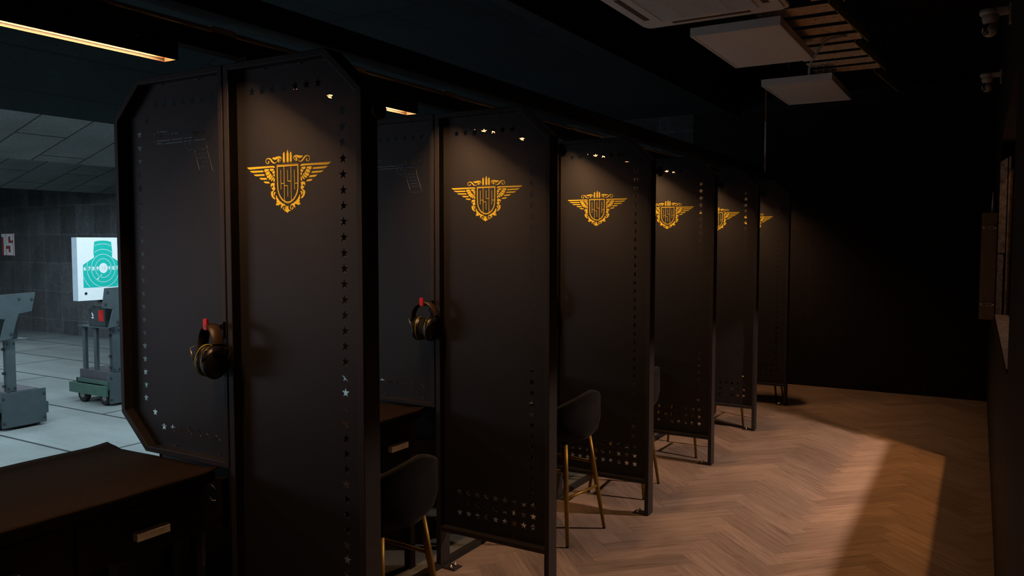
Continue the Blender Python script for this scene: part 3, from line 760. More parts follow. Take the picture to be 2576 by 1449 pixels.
def polyline_rect(mb, x0, z0, x1, z1, w, t0, t1):
    if abs(x1 - x0) < abs(z1 - z0):
        mb.prism([(x0 - w / 2, z0), (x0 + w / 2, z0), (x1 + w / 2, z1), (x1 - w / 2, z1)], XZ, t0, t1)
    else:
        mb.prism([(x0, z0 - w / 2), (x1, z1 - w / 2), (x1, z1 + w / 2), (x0, z0 + w / 2)], XZ, t0, t1)

def emblem(parent):
    mb = MB().m(GOLD_INK)
    t0, t1 = YS - 0.0020, YS - 0.0009
    X0, Z0 = 0.2885, 1.9
    def put(P):
        mb.prism([(X0 + x / 1000, Z0 + z / 1000) for x, z in P], XZ, t0, t1)
    for P in EMB_MIRROR:
        put(P)
        put([(-x, z) for x, z in P][::-1])
    for P in EMB_CENTRE:
        put(P)
    prof = [(1.0, 70.5), (1.0, 35), (0.99, 3), (0.963, -18), (0.885, -32), (0.745, -45.5), (0.53, -57.5), (0.27, -65.2), (0.0, -68)]
    def ringshape(wo, wi, to, ti, bo, bi):
        def pr(w, t, b):
            q = [(a * w, (t if i == 0 else (z - 0) * (b / 68.0) if z < 0 else z)) for i, (a, z) in enumerate(prof)]
            return [(X0 + x / 1000, Z0 + z / 1000) for x, z in q] + [(X0 - x / 1000, Z0 + z / 1000) for x, z in q[-2::-1]]
        mb.ring(pr(wo, to, bo), pr(wi, ti, bi), XZ, t0, t1)
    ringshape(54.0, 52.9, 70.5, 69.4, 68.0, 66.9)
    ringshape(51.6, 48.9, 67.6, 63.4, 65.2, 61.6)
    def L(x0, z0, x1, z1, w=2.0):
        polyline_rect(mb, X0 + x0 / 1000, Z0 + z0 / 1000, X0 + x1 / 1000, Z0 + z1 / 1000, w / 1000, t0, t1)
    L(-17.2, 64, -17.2, -57.0); L(17.2, 64, 17.2, -57.0)
    L(-34, 51, -34, -17.8, 1.8); L(-34.9, 4, -17, 4)
    L(0, 50.6, 0, 10, 1.8); L(-0.9, 11, 17, 11)
    L(-17, -4.6, 0.9, -4.6); L(0, -3.8, 0, -44, 1.8)
    L(33.8, 50.5, 33.8, -19, 1.8); L(33, 2.6, 49.5, 2.6)
    return mb.build('emblem', parent, label='gold winged shield emblem with three upright cartridges')

def partition():
    root = empty('booth_partition')
    soften(MB().m(FRAME).ring(RO, RI, XZ, 0, D).build('room_side_frame', root), 0.0022)
    soften(MB().m(FRAME).ring(LO, LI, XZ, 0, D).build('range_side_frame', root), 0.0022)
    holes = [star(0.1125 + 0.0545 * i, 2.2405) for i in range(7)]
    holes.append(star(0.4935, 2.189))
    z = 2.1365
    while z > 0.44:
        holes.append(star(0.5495, z))
        z -= 0.0532
    for r in range(3):
        for i in range(9):
            holes.append(star(0.1255 + 0.0543 * i, 0.411 - r * 0.0537))
    holed_sheet('room_side_sheet', [(0.025, 0.205), (0.648, 0.205), (0.648, 2.190), (0.500, 2.330), (0.025, 2.330)], holes, YS, 0.0016, SHEET, root)
    holes = [star(-0.1065 - 0.0557 * i, 2.2415) for i in range(7)]
    holes.append(star(-0.499, 2.185))
    for i in range(21):
        holes.append(star(-0.5545, 2.1305 - 0.05398 * i))
    holes.append(star(-0.4965, 0.9965))
    for i in range(7):
        holes.append(star(-0.1105 - 0.05505 * i, 0.943))
    for P in PISTOL_SLOTS:
        holes.append([(x / 1000, z_ / 1000) for x, z_ in P])
    holed_sheet('range_side_sheet', [(-0.025, 0.850), (-0.025, 2.330), (-0.500, 2.330), (-0.646, 2.190), (-0.646, 0.990), (-0.502, 0.852)], holes, YS, 0.0016, SHEET, root)
    emblem(root)
    for x0, x1 in ((0.0035, 0.031), (0.6420, 0.6668)):
        lg = MB().m(FRAME).box(x0, x1, 0.0002, D - 0.0002, 0.006, 0.2).build('leg', root)
        px0, px1 = (0.0035, 0.115) if x0 < 0.3 else (0.56, 0.6668)
        fp = MB().m(FRAME).box(px0, px1, 0.005, D - 0.005, 0.0, 0.006, 0.001).build('foot_plate', lg)
        bx_ = (px1 - 0.035) if x0 < 0.3 else (px0 + 0.03)
        mb = MB().m(SCREW)
        for yy in (0.022, 0.058):
            mb.lathe([(0, 0.006), (0.009, 0.006), (0.009, 0.012), (0.005, 0.012), (0.005, 0.022), (0, 0.024)], Matrix.Translation((bx_, yy, 0)), 8)
        mb.build('bolt', lg)
    # red coated hook on the front of the frame
    mb = MB().m(RED)
    mb.box(-0.043, -0.020, -0.066, -0.0165, 1.372, 1.380, 0.002)
    mb.box(-0.043, -0.019, -0.074, -0.064, 1.3721, 1.414, 0.0025)
    hk = mb.build('red_hook', root, label='red coated coat hook')
    MB().m(BLACKPL).box(-0.030, -0.006, -0.012, 0.001, 1.335, 1.398, 0.002).box(-0.034, -0.018, -0.0175, -0.010, 1.368, 1.384).build('hook_plate', hk)
    # round black knob on the outer post
    Mx = Matrix.Translation((0.6668, 0.045, 2.125)) @ Matrix.Rotation(PI / 2, 4, 'Y')
    MB().m(BLACK).lathe([(0, 0), (0.015, 0), (0.015, 0.024), (0.026, 0.027), (0.031, 0.033), (0.031, 0.043), (0.026, 0.048), (0, 0.049)], Mx, 24).build('round_knob', root)
    # small screws along the frame
    mb = MB().m(SCREW)
    for x, z_ in ((0.18, 2.312), (0.36, 2.312), (0.478, 2.312), (-0.18, 2.312), (-0.40, 2.312), (-0.36, 0.874), (-0.10, 0.874), (0.20, 0.232), (0.45, 0.232)):
        mb.lathe([(0, 0), (0.004, 0.001), (0.004, 0.004), (0, 0.004)], Matrix.Translation((x, YS - 0.006, z_)), 6)
    mb.build('screw', root)
    # hanger up to the beam
    MB().m(BEAMB).box(0.055, 0.115, 0.015, 0.065, 2.342, 2.361).build('ceiling_bracket', root)
    return root

PLAB = ['nearest black steel booth partition, the largest, pistol outline lit through its range half',
        'second black booth partition from the camera, star rows low on its front, earmuffs beside it',
        'third black booth partition, standing behind the bar stool with fully visible gold legs',
        'fourth black booth partition, between the third one and the two farthest ones',
        'fifth black booth partition, next to last, amber showing through its star column',
        'farthest black booth partition, last in the row before the dark back wall']
p0 = partition()
parts = [p0]
for k in range(6):
    o = p0 if k == 0 else copy_tree(p0)
    o.location = (0, k * S, 0)
    tag(o, PLAB[k], 'partition', 'booth partitions of the firing line')

# ================================================================== COUNTERS
def carpet_mesh(mb, y0, y1, lift):
    nx, ny = 22, 40
    xa, xb = -0.770, -0.062
    V = []
    rnd = random.Random(7)
    for i in range(nx + 1):
        row = []
        for j in range(ny + 1):
            u, v = i / nx, j / ny
            x, y = xa + (xb - xa) * u, y0 + (y1 - y0) * v
            z = 0.8305 + 0.0022 * math.sin(9 * x + 4 * y) * math.sin(5 * y - 3 * x)
            z += 0.010 * math.exp(-((u) / 0.05) ** 2) + (0.007 * max(0, v - 0.93) / 0.07 if u < 0.1 else 0)
            e = min(u, 1 - u)
            if lift and v > 0.93:
                q = (v - 0.93) / 0.07
                z += 0.014 * q * q * max(0, (u - 0.85) / 0.15) ** 1.5
            z = min(z, 0.8405) if (u < 0.97 and u > 0.03) else z
            row.append(mb.bm.verts.new((x, y, z)))
        V.append(row)
    for i in range(nx):
        for j in range(ny):
            f = mb.bm.faces.new([V[i][j], V[i + 1][j], V[i + 1][j + 1], V[i][j + 1]])
            f.smooth = True
            f.material_index = mb.mi
    # thickness: skirt
    border = [V[i][0] for i in range(nx + 1)] + [V[nx][j] for j in range(1, ny + 1)] + [V[i][ny] for i in range(nx - 1, -1, -1)] + [V[0][j] for j in range(ny - 1, 0, -1)]
    low = [mb.bm.verts.new((v.co.x, v.co.y, v.co.z - 0.008)) for v in border]
    n = len(border)
    for i in range(n):
        f = mb.bm.faces.new([border[i], border[(i + 1) % n], low[(i + 1) % n], low[i]])
        f.material_index = mb.mi

def counter(dy=0.0):
    """local: y from 0 (next to the nearer partition) to 1.2"""
    root = empty('shooting_counter')
    W_ = 1.205
    A_ = 0.13
    MB().m(CABINET).box(-0.760, -0.072, A_, W_, 0.785, 0.822, 0.002).build('worktop', root)
    mb = MB().m(CARPET)
    carpet_mesh(mb, A_ - 0.006, W_ + 0.006, True)
    mb.build('carpet_top', root, label='brown carpet covering')
    mb = MB().m(CABINET)
    mb.box(-0.740, -0.110, A_ + 0.01, W_ - 0.01, 0.775, 0.785)
    mb.box(-0.740, -0.110, A_ + 0.01, W_ - 0.01, 0.590, 0.600)
    mb.box(-0.740, -0.110, A_ + 0.01, A_ + 0.025, 0.600, 0.775)
    mb.box(-0.740, -0.110, W_ - 0.025, W_ - 0.01, 0.600, 0.775)
    mb.box(-0.740, -0.110, 0.657, 0.677, 0.600, 0.775)
    mb.box(-0.745, -0.725, A_ + 0.01, W_ - 0.01, 0.70, 0.785)
    mb.box(-0.745, -0.725, -0.046, W_ + 0.046, -0.011, 0.70)
    mb.build('cabinet_body', root)
    for a, b in ((A_ + 0.03, 0.655), (0.679, W_ - 0.03)):
        d = MB().m(CABINET).box(-0.700, -0.1135, a, b, 0.605, 0.770).box(-0.113, -0.100, a, b, 0.603, 0.772, 0.0015).build('drawer', root)
        c = (a + b) / 2 + 0.015
        hb = MB().m(HANDLE)
        hl = 0.064
        hb.prism([(-0.0995, 0.655), (-0.0995, 0.684), (-0.077, 0.684), (-0.0725, 0.6795), (-0.0725, 0.655), (-0.077, 0.655), (-0.077, 0.6785), (-0.095, 0.6785), (-0.095, 0.655)],
                 XZ, c - hl, c + hl)
        hb.box(-0.0990, -0.0726, c - hl - 0.0005, c - hl + 0.003, 0.655, 0.6835, 0.001)
        hb.box(-0.0990, -0.0726, c + hl - 0.003, c + hl + 0.0005, 0.655, 0.6835, 0.001)
        h_ = hb.build('drawer_handle', d, label='pale rectangular pull handle')
        MB().m(BLACK).lathe([(0, 0), (0.004, 0), (0.004, 0.0006), (0, 0.0006)], Matrix.Translation((-0.086, c - hl - 0.0006, 0.668)) @ Matrix.Rotation(PI / 2, 4, 'X'), 8)
    for yy in (A_ + 0.02, W_ - 0.06):
        for xx in (-0.155, -0.720):
            MB().m(FRAME).box(xx, xx + 0.04, yy, yy + 0.04, -0.012, 0.590).build('leg', root)
    return root

CLAB = ['nearest brown carpet topped shooting counter, in the foreground booth with a pale drawer handle',
        'carpet topped shooting counter between the first and second partitions, behind a bar stool',
        'carpet topped shooting counter between the second and third partitions',
        'carpet topped shooting counter between the third and fourth partitions',
        'carpet topped shooting counter between the fourth and fifth partitions',
        'carpet topped shooting counter between the fifth and sixth partitions',
        'carpet topped shooting counter in the last booth beside the back wall']
c0 = counter()
for k in range(7):
    o = c0 if k == 0 else copy_tree(c0)
    o.location = (0, (k - 1) * S + 0.088, 0)
    if k:
        for ch in o.children_recursive:
            if ch.name.startswith('drawer_handle'):
                ch.location.y += 0.075
    tag(o, CLAB[k], 'counter', 'counters of the booths')

# ================================================================== BAR STOOLS
def bar_stool():
    root = empty('bar_stool')
    # curved backrest shell, back towards +x
    mb = MB().m(VELVET)
    nA, amax = 40, math.radians(118)
    def top(a):
        t = abs(a) / amax
        return 0.862 - 0.215 * t ** 1.35
    def rad(a, z):
        t = max(0.0, min(1.0, (z - 0.568) / 0.28))
        r = 0.178 + 0.066 * math.sin(min(1.0, t * 3.0) * PI / 2) - 0.004 * t
        return r
    rings = []
    for i in range(nA + 1):
        a = -amax + 2 * amax * i / nA
        zt = top(a)
        pts = []
        zs = [0.568, 0.573, 0.583, 0.600, 0.62, 0.66, 0.70, 0.74]
        zs = [0.62 + (z - 0.62) * (zt - 0.02 - 0.62) / (0.74 - 0.62) if z > 0.62 else z for z in zs]
        for z in zs:
            pts.append((rad(a, z), z))
        rt = rad(a, zt)
        th = 0.036
        for q in range(0, 7):
            b = q / 6 * PI
            pts.append((rt - th / 2 + th / 2 * math.cos(b), zt - 0.016 + 0.016 * math.sin(b)))
        for z in (zt - 0.06, 0.69, 0.64):
            z = min(z, zt - 0.03)
            pts.append((rad(a, z) - th - 0.006, z))
        ex = 1.0 if abs(a) < PI / 2 else 1.0
        rings.append([mb.bm.verts.new((r * math.cos(a) * 0.97, r * math.sin(a) * 1.03, z)) for r, z in pts])
    for A, B in zip(rings, rings[1:]):
        for k in range(len(A) - 1):
            f = mb.bm.faces.new([A[k], B[k], B[k + 1], A[k + 1]])
            f.smooth = True
            f.material_index = mb.mi
    for R_ in (rings[0], rings[-1]):
        f = mb.bm.faces.new(R_)
        f.material_index = mb.mi
    mb.build('backrest', root)
    Ms = Matrix.Diagonal((0.97, 1.03, 1, 1))
    MB().m(VELVET).lathe([(0, 0.562), (0.165, 0.562), (0.184, 0.572), (0.198, 0.600), (0.198, 0.655), (0.190, 0.685), (0.165, 0.702), (0.08, 0.708), (0, 0.708)], Ms, 36).build('seat', root)
    # legs
    tops, feet = {}, {}
    for sx in (1, -1):
        for sy in (1, -1):
            a, b = Vector((0.122 * sx, 0.122 * sy, 0.566)), Vector((0.190 * sx, 0.192 * sy, 0.012))
            tops[sx, sy], feet[sx, sy] = a, b
            lg = MB().m(BRASS).tube([a, a.lerp(b, 0.3), b], [0.0165, 0.0155, 0.0095], 14).build('leg', root)
            MB().m(BLACKRUB).tube([b, b + (b - a).normalized() * 0.0115], [0.0097, 0.0092], 12).build('foot_cap', lg)
    def at(sx, sy, z):
        a, b = tops[sx, sy], feet[sx, sy]
        return a.lerp(b, (a.z - z) / (a.z - b.z))
    for p, q in ((at(1, -1, 0.262), at(1, 1, 0.262)), (at(-1, -1, 0.262), at(-1, 1, 0.262)), (at(1, -1, 0.405), at(-1, -1, 0.405)), (at(1, 1, 0.405), at(-1, 1, 0.405))):
        MB().m(BRASS).tube([p, q], 0.0085, 10).build('footrest_bar', root)
    return root

STOOLS = [((0.325, -0.915, 0), -0.10, 'velvet bar stool in the foreground booth, only its backrest top showing'),
          ((0.315, 0.485, 0), -0.06, 'charcoal velvet bar stool behind the nearest partition, below the pale drawer handle'),
          ((0.305, 2.105, 0), -0.13, 'charcoal velvet bar stool right of the second partition, gold legs in full view'),
          ((0.315, 3.060, 0), 0.11, 'charcoal velvet bar stool just behind the third partition, backrest edge showing'),
          ((0.315, 4.255, 0), -0.02, 'charcoal velvet bar stool behind the fourth partition, legs seen under its rail'),
          ((0.340, 5.545, 0), 0.0, 'gold legged bar stool behind the fifth partition, legs seen under its rail'),
          ((0.330, 6.880, 0), 0.05, 'farthest bar stool, in the last booth beside the back wall')]
s0 = bar_stool()
for k, (loc, rz, lab) in enumerate(STOOLS):
    o = s0 if k == 0 else copy_tree(s0)
    o.location = loc
    o.rotation_euler = (0, 0, rz)
    tag(o, lab, 'bar stool', 'velvet bar stools along the booths')

# ================================================================== EARMUFFS
def earmuffs(spread=0.0):
    """origin at the top inside of the headband (where the hook carries it); band in the XZ plane"""
    root = empty('earmuffs')
    H = 0.118
    a0 = 0.066
    # padded headband
    arch = []
    for i in range(25):
        t = -1 + 2 * i / 24
        ang = t * math.radians(100)
        arch.append((a0 * math.sin(ang) * 1.02, -0.078 + 0.078 * math.cos(ang)))
    mb = MB().m(BLACKRUB)
    V = []
    n = len(arch)
    for i, (x, z) in enumerate(arch):
        px, pz = arch[max(i - 1, 0)]
        qx, qz = arch[min(i + 1, n - 1)]
        l = math.hypot(qx - px, qz - pz)
        nx, nz = -(qz - pz) / l, (qx - px) / l
        pad = 0.006 + (0.0025 if i % 3 == 1 else 0.0)
        prof = [(0.0, -0.019), (0.004, -0.021), (pad + 0.003, -0.016), (pad + 0.003, 0.016), (0.004, 0.021), (0.0, 0.019)]
        V.append([mb.bm.verts.new((x - nx * 0 + nx * d * 1.0, y, z + nz * d)) for d, y in prof])
    for A, B in zip(V, V[1:]):
        for k in range(len(A)):
            l = (k + 1) % len(A)
            f = mb.bm.faces.new([A[k], A[l], B[l], B[k]])
            f.smooth = True
            f.material_index = mb.mi
    for R_ in (V[0], V[-1]):
        mb.bm.faces.new(R_)
    bd = mb.build('headband', root)
    # leather cover on the outside of one side
    cov = MB().m(mat('brown_vinyl', (0.035, 0.020, 0.011), 0.45))
    Vc = []
    for i in range(12, 22):
        x, z = arch[i]
        px, pz = arch[max(i - 1, 0)]
        qx, qz = arch[min(i + 1, n - 1)]
        l = math.hypot(qx - px, qz - pz)
        nx, nz = -(qz - pz) / l, (qx - px) / l
        Vc.append([cov.bm.verts.new((x + nx * d, y, z + nz * d)) for d, y in ((0.008, -0.022), (0.0125, -0.020), (0.014, 0), (0.0125, 0.020), (0.008, 0.022))])
    for A, B in zip(Vc, Vc[1:]):
        for k in range(4):
            f = cov.bm.faces.new([A[k], A[k + 1], B[k + 1], B[k]])
            f.smooth = True
    cov.build('band_cover', bd, label='brown padded cover')
    for s in (-1, 1):
        cx = 0.0315 * s
        zc = -0.127
        # arm of the band down to the cup
        MB().m(BLACKPL).box(min(0.070 * s, 0.060 * s), max(0.070 * s, 0.060 * s), -0.010, 0.010, -0.110, -0.075, 0.002).build('slider', root)
        Mc = Matrix.Translation((0, 0, zc)) @ Matrix.Rotation(s * PI / 2, 4, 'Y') @ Matrix.Diagonal((1.52, 1.20, 1, 1))
        cup = MB().m(BLACKPL).lathe([(0, 0.010), (0.036, 0.010), (0.0385, 0.016), (0.0390, 0.026), (0.0405, 0.0285), (0.041, 0.040), (0.037, 0.054), (0.028, 0.065), (0.014, 0.070), (0, 0.071)], Mc, 36).build('ear_cup', root)
        MB().m(YELLOW).lathe([(0.0380, 0.0262), (0.0405, 0.0264), (0.0405, 0.0280), (0.0380, 0.0282)], Mc, 36).build('yellow_ring', cup, label='thin yellow ring')
        MB().m(BLACKRUB).lathe([(0, 0.0005), (0.026, 0.0005), (0.034, 0.003), (0.036, 0.008), (0.033, 0.0115), (0, 0.0115)], Mc, 36).build('ear_cushion', cup)
        w = MB().m(CHROME)
        for y in (-1, 1):
            w.tube([(0.040 * s, 0.047 * y, zc + 0.004), (0.050 * s, 0.051 * y, zc + 0.026), (0.062 * s, 0.052 * y, zc + 0.048)], [0.0042, 0.0034, 0.0016], 6)
            w.tube([(0.062 * s, 0.052 * y, zc + 0.048), (0.065 * s, 0.030 * y, zc + 0.054), (0.066 * s, 0.009 * y, zc + 0.050)], 0.0014, 6)
        w.build('wire_yoke', cup)
    return root

e0 = earmuffs()
ELAB = ['black earmuffs with yellow rings on the red hook of the nearest partition',
        'black earmuffs with yellow rings on the red hook of the second partition',
        'dark earmuffs on the third partition, peeking out behind the second one']
for k, rz in enumerate((-0.30, 0.08, 0.0)):
    o = e0 if k == 0 else copy_tree(e0)
    o.location = (-0.031, k * S - (0.050 if k == 0 else 0.045), 1.3815)
    o.rotation_euler = (0, 0, rz)
    tag(o, ELAB[k], 'earmuffs', 'earmuffs hanging on the partitions')

# ================================================================== BOOTH LAMPS, RAIL, CONDUIT
def booth_lamp():
    """linear lamp hanging below the rail; its far end is at local y = 0, light falls from the deep channel"""
    root = empty('linear_lamp')
    L = 0.74
    mb = MB().m(BLACK)
    mb.box(-0.034, 0.034, -L, 0, 0.036, 0.056)
    mb.box(-0.034, -0.031, -L, 0, 0.0, 0.036)
    mb.box(0.031, 0.034, -L, 0, 0.0, 0.036)
    mb.box(-0.034, 0.034, -L - 0.003, -L, 0.0, 0.056)
    mb.box(-0.034, 0.034, 0, 0.003, 0.0, 0.056)
    mb.build('housing', root)
    mb = MB().m(REFLECT)
    mb.box(-0.0309, -0.0295, -L + 0.001, -0.001, 0.0105, 0.0359)
    mb.box(-0.0309, -0.0285, -L + 0.001, -0.001, 0.0, 0.0035)
    mb.box(0.0290, 0.0309, -L + 0.001, -0.001, 0.0, 0.0359)
    mb.box(-0.0295, 0.0290, -0.004, -0.001, 0.0, 0.0359)
    mb.build('reflector', root, label='pale inner walls glowing amber')
    MB().m(LED).box(-0.027, 0.010, -L + 0.03, -0.03, 0.0325, 0.0355).build('led_strip', root, label='warm glowing strip')
    mb = MB().m(BEAMB)
    for y in (-L + 0.15, -0.15):
        mb.box(-0.010, 0.010, y - 0.012, y + 0.012, 0.056, 0.0605)
    mb.build('hanger', root)
    mb = MB().m(SCREW)
    for y in (-0.175, -0.145):
        mb.lathe([(0, 0), (0.004, 0), (0.004, 0.004), (0, 0.005)], Matrix.Translation((0.0345, y, 0.050)) @ Matrix.Rotation(PI / 2, 4, 'Y'), 8)
    mb.build('screw', root)
    return root
l0 = booth_lamp()
LLAB = ['glowing amber linear lamp at the upper left, above the foreground counter',
        'glowing amber linear lamp above the booth behind the nearest partition',
        'amber linear lamp above the booth behind the second partition, seen through star cutouts',
        'amber linear lamp above the booth behind the third partition, seen through star cutouts',
        'amber linear lamp above the booth behind the fourth partition, seen through star cutouts',
        'amber linear lamp above the booth behind the fifth partition, mostly hidden',
        'amber linear lamp above the last booth beside the back wall, mostly hidden']
for k in range(7):
    o = l0 if k == 0 else copy_tree(l0)
    o.location = (0.060, k * S - 0.255, 2.300)
    tag(o, LLAB[k], 'lamp', 'linear lamps above the booths')

r = MB().m(BEAMB)
r.box(0.030, 0.086, -4.5, YB, 2.3605, 2.400)
r.box(0.020, 0.097, -4.5, YB, 2.400, 2.421)
tag(r.build('lamp_rail'), 'long black mounting rail running along above the partitions', 'rail')
root = empty('cable_conduit', (0.084, 0, 2.4308))
tag(root, 'thin beige conduit with couplings along the top of the black rail', 'conduit')
mb = MB().m(BEIGE)
mb.tube([(0, -4.4, 0), (0, YB - 0.02, 0)], 0.0095, 10)
mb.build('pipe', root)
y = -1.5
i = 0
while y < YB - 0.3:
    mb = MB().m(BEIGE)
    mb.box(-0.013, 0.014, y, y + 0.11, -0.0098, 0.014, 0.004)
    mb.build('coupling', root)
    y += 0.69

# control box with wire loops under the first counter
root = empty('control_box', (-0.022, -0.0165, 0.62))
tag(root, 'slim dark box with thin wire loops on the nearest partition post, below the counter corner', 'box')
MB().m(WOODBLK).box(-0.020, 0.018, -0.016, 0.0155, 0.0, 0.190, 0.002).build('housing', root)
MB().m(CHROME).tube([(-0.020, -0.005, 0.135), (-0.045, -0.015, 0.160), (-0.052, -0.016, 0.158)], 0.0015, 6).build('wire_loop', root)
MB().m(CHROME).tube([(-0.050, -0.016, 0.115), (-0.045, -0.016, 0.102), (-0.036, -0.012, 0.098), (-0.021, -0.008, 0.104)], 0.0015, 6).build('wire_loop', root)

# ================================================================== CEILING FITTINGS
root = empty('air_conditioner', (0.875, 2.68, 3.12))
tag(root, 'white square ceiling air conditioner at the top edge of the photo', 'air conditioner')
mb = MB().m(WHITE)
def rrect(a, r, n=5):
    P = []
    for sx, sy, s0_ in ((1, 1, 0), (-1, 1, 1), (-1, -1, 2), (1, -1, 3)):
        for q in range(n + 1):
            t = (s0_ + q / n) * PI / 2
            P.append((sx * (a - r) + r * math.cos(t), sy * (a - r) + r * math.sin(t)))
    return P
mb.prism(rrect(0.47, 0.045), XY, 0.012, 0.030)
mb.prism(rrect(0.445, 0.035), XY, 0.0, 0.012)
mb.build('panel', root)
MB().m(WHITE).box(-0.40, 0.40, -0.40, 0.40, 0.030, 0.29).build('body', root)
mb = MB().m(DARKSLOT)
for a in range(4):
    M_ = Matrix.Rotation(a * PI / 2, 4, 'Z')
    mb.box(-0.25, 0.25, -0.395, -0.355, -0.0008, 0.002, 0, M_)
mb.build('air_slot', root)
mb = MB().m(WHITE)
mb.ring([(-0.315, -0.315), (0.315, -0.315), (0.315, 0.315), (-0.315, 0.315)], [(-0.290, -0.290), (0.290, -0.290), (0.290, 0.290), (-0.290, 0.290)], XY, -0.008, 0.001)
mb.build('grille_rim', root)
mb = MB().m(GRILL)
for i in range(46):
    y = -0.288 + i * 0.0127
    mb.box(-0.29, 0.29, y, y + 0.0075, -0.006, -0.001)
for x in (-0.145, 0, 0.145):
    mb.box(x - 0.004, x + 0.004, -0.29, 0.29, -0.0065, -0.001)
mb.build('grille', root)
mb = MB().m(BLACK)
for sx in (-1, 1):
    for sy in (-1, 1):
        mb.tube([(0.33 * sx, 0.33 * sy, 0.29), (0.33 * sx, 0.33 * sy, 0.632)], 0.005, 6)
mb.build('hanger_rod', root)

def panel_lamp():
    root = empty('panel_lamp')
    w, l, h = 0.30, 0.575, 0.058
    mb = MB().m(WHITE)
    mb.ring([(-w, -l), (w, -l), (w, l), (-w, l)], [(-w + 0.018, -l + 0.018), (w - 0.018, -l + 0.018), (w - 0.018, l - 0.018), (-w + 0.018, l - 0.018)], XY, 0, h)
    mb.box(-w + 0.018, w - 0.018, -l + 0.018, l - 0.018, h - 0.004, h)
    mb.build('frame', root)
    MB().m(DIFF).box(-w + 0.0181, w - 0.0181, -l + 0.0181, l - 0.0181, 0.003, 0.008).build('diffuser', root)
    for sx in (-1, 1):
        for sy in (-1, 1):
            MB().m(CHROME).tube([(sx * (w - 0.22), sy * (l - 0.08), h), (sx * (w - 0.22), sy * (l - 0.08), 3.75 - 3.105)], 0.0014, 6).build('suspension_wire', root)
    return root
q0 = panel_lamp()
q0.location = (0.925, 3.985, 3.105)
tag(q0, 'unlit white rectangular panel lamp right behind the air conditioner', 'panel lamp', 'unlit panel lamps hung from the ceiling')
q1 = copy_tree(q0)
q1.location = (0.920, 6.000, 3.105)
tag(q1, 'unlit white rectangular panel lamp farther back, beside the thin vertical pipe', 'panel lamp', 'unlit panel lamps hung from the ceiling')

def perforated(mb, x0, x1, y0, y1, zf):
    """plank with raised dimples; z follows the slope zf(y)"""
    n = 1
    V = [(x0, y0, zf(y0)), (x1, y0, zf(y0)), (x1, y1, zf(y1)), (x0, y1, zf(y1))]
    up = 0.003
    mb.m(PERF)
    mb.face(V)
    mb.face([(a, b, c + up) for a, b, c in V][::-1])
    for i in range(4):
        a, b = V[i], V[(i + 1) % 4]
        mb.face([a, b, (b[0], b[1], b[2] + up), (a[0], a[1], a[2] + up)])
    r = 0
    for row, yy in enumerate((y0 + 0.045, y1 - 0.045)):
        x = x0 + 0.03 + row * 0.03
        while x < x1 - 0.02:
            zc = zf(yy)
            mb.m(PERF).lathe([(0.0085, 0.0), (0.006, -0.008), (0.003, -0.0095), (0, -0.0095)], Matrix.Translation((x, yy, zc)), 7)
            x += 0.06

def baffle(n, x0=-0.475):
    root = empty('perforated_baffle')
    for i in range(n):
        y = 0.045 + i * 0.295
        x1 = 0.002 + 0.082 * (y / 1.19)
        mb = MB()
        perforated(mb, x0, x1, y, y + 0.195, lambda yy: 0.0)
        mb.build('plank', root)
        MB().m(BLACK).box(x0, x1, y + 0.215, y + 0.228, 0.004, 0.040).build('cross_bar', root)
    sp = MB().m(OLIVE)
    P = [(0.006, -0.012), (0.012, -0.012), (0.108, 1.172), (0.102, 1.172)]
    sp.prism(P, XY, -0.020, 0.038)
    sp.build('side_plate', root, label='dull yellow slanted side plate')
    for x, y in (((x0 + 0.02, 0.07), (0.02, 0.02), (x0 + 0.02, 1.11), (0.094, 1.15)) if n else ((0.02, 0.02), (0.094, 1.15))):
        MB().m(BLACK).box(x - 0.004, x + 0.004, y - 0.004, y + 0.004, -0.019 if x > 0 else 0.004, 0.4995).build('hanger', root)
    if n:
        for x in (x0 + 0.02, -0.012):
            MB().m(BLACK).box(x - 0.01, x + 0.01, 0.01, 1.165, 0.0405, 0.060).build('rail', root)
    return root
BLAB = ['perforated steel ceiling baffle nearest the camera, partly cut by the top edge',
        'perforated steel ceiling baffle beside the nearer panel lamp, broad yellow side plate',
        'perforated steel ceiling baffle above the farther panel lamp',
        'farthest ceiling baffle, only its slim dull yellow side plate showing']
for k in range(4):
    o = baffle(4, -0.09) if k == 0 else (baffle(4) if k < 3 else baffle(0))
    o.location = (1.488, 2.375 + 1.182 * k, 3.25)
    tag(o, BLAB[k], 'ceiling baffle', 'perforated baffles under the ceiling')

o = MB().m(GREYPIPE).tube([(1.050, 5.32, 3.150), (1.071, 5.219, 3.172), (1.115, 5.06, 3.190), (1.18, 4.86, 3.200), (1.255, 4.63, 3.206), (1.310, 4.50, 3.210), (1.344, 4.43, 3.212), (1.380, 4.405, 3.214), (1.43, 4.397, 3.216), (1.485, 4.392, 3.222)], 0.010, 10).build('flexible_conduit')
tag(o, 'thin grey flexible conduit curving down between the two panel lamps', 'conduit')
root = empty('vertical_pipe', (0.352, 6.75, 2.4215))
tag(root, 'thin vertical pipe with white lower half rising above the far booths', 'pipe')
MB().m(mat('white_pipe', (0.85, 0.86, 0.86), 0.5)).tube([(0, 0, 0.02), (0, 0, 0.56)], 0.0095, 8).build('white_sleeve', root, label='pale lower half')
MB().m(COPPER).tube([(0, 0, 0.56), (0, 0, 0.92), (0.004, -0.01, 0.96), (0.02, -0.02, 0.985), (0.06, -0.03, 0.99), (0.30, -0.02, 0.985)], 0.008, 8).build('copper_bend', root, label='brown upper half with a bend')
MB().m(BLACK).box(-0.30, 0.02, -0.015, 0.015, 0, 0.022).build('foot_bracket', root)

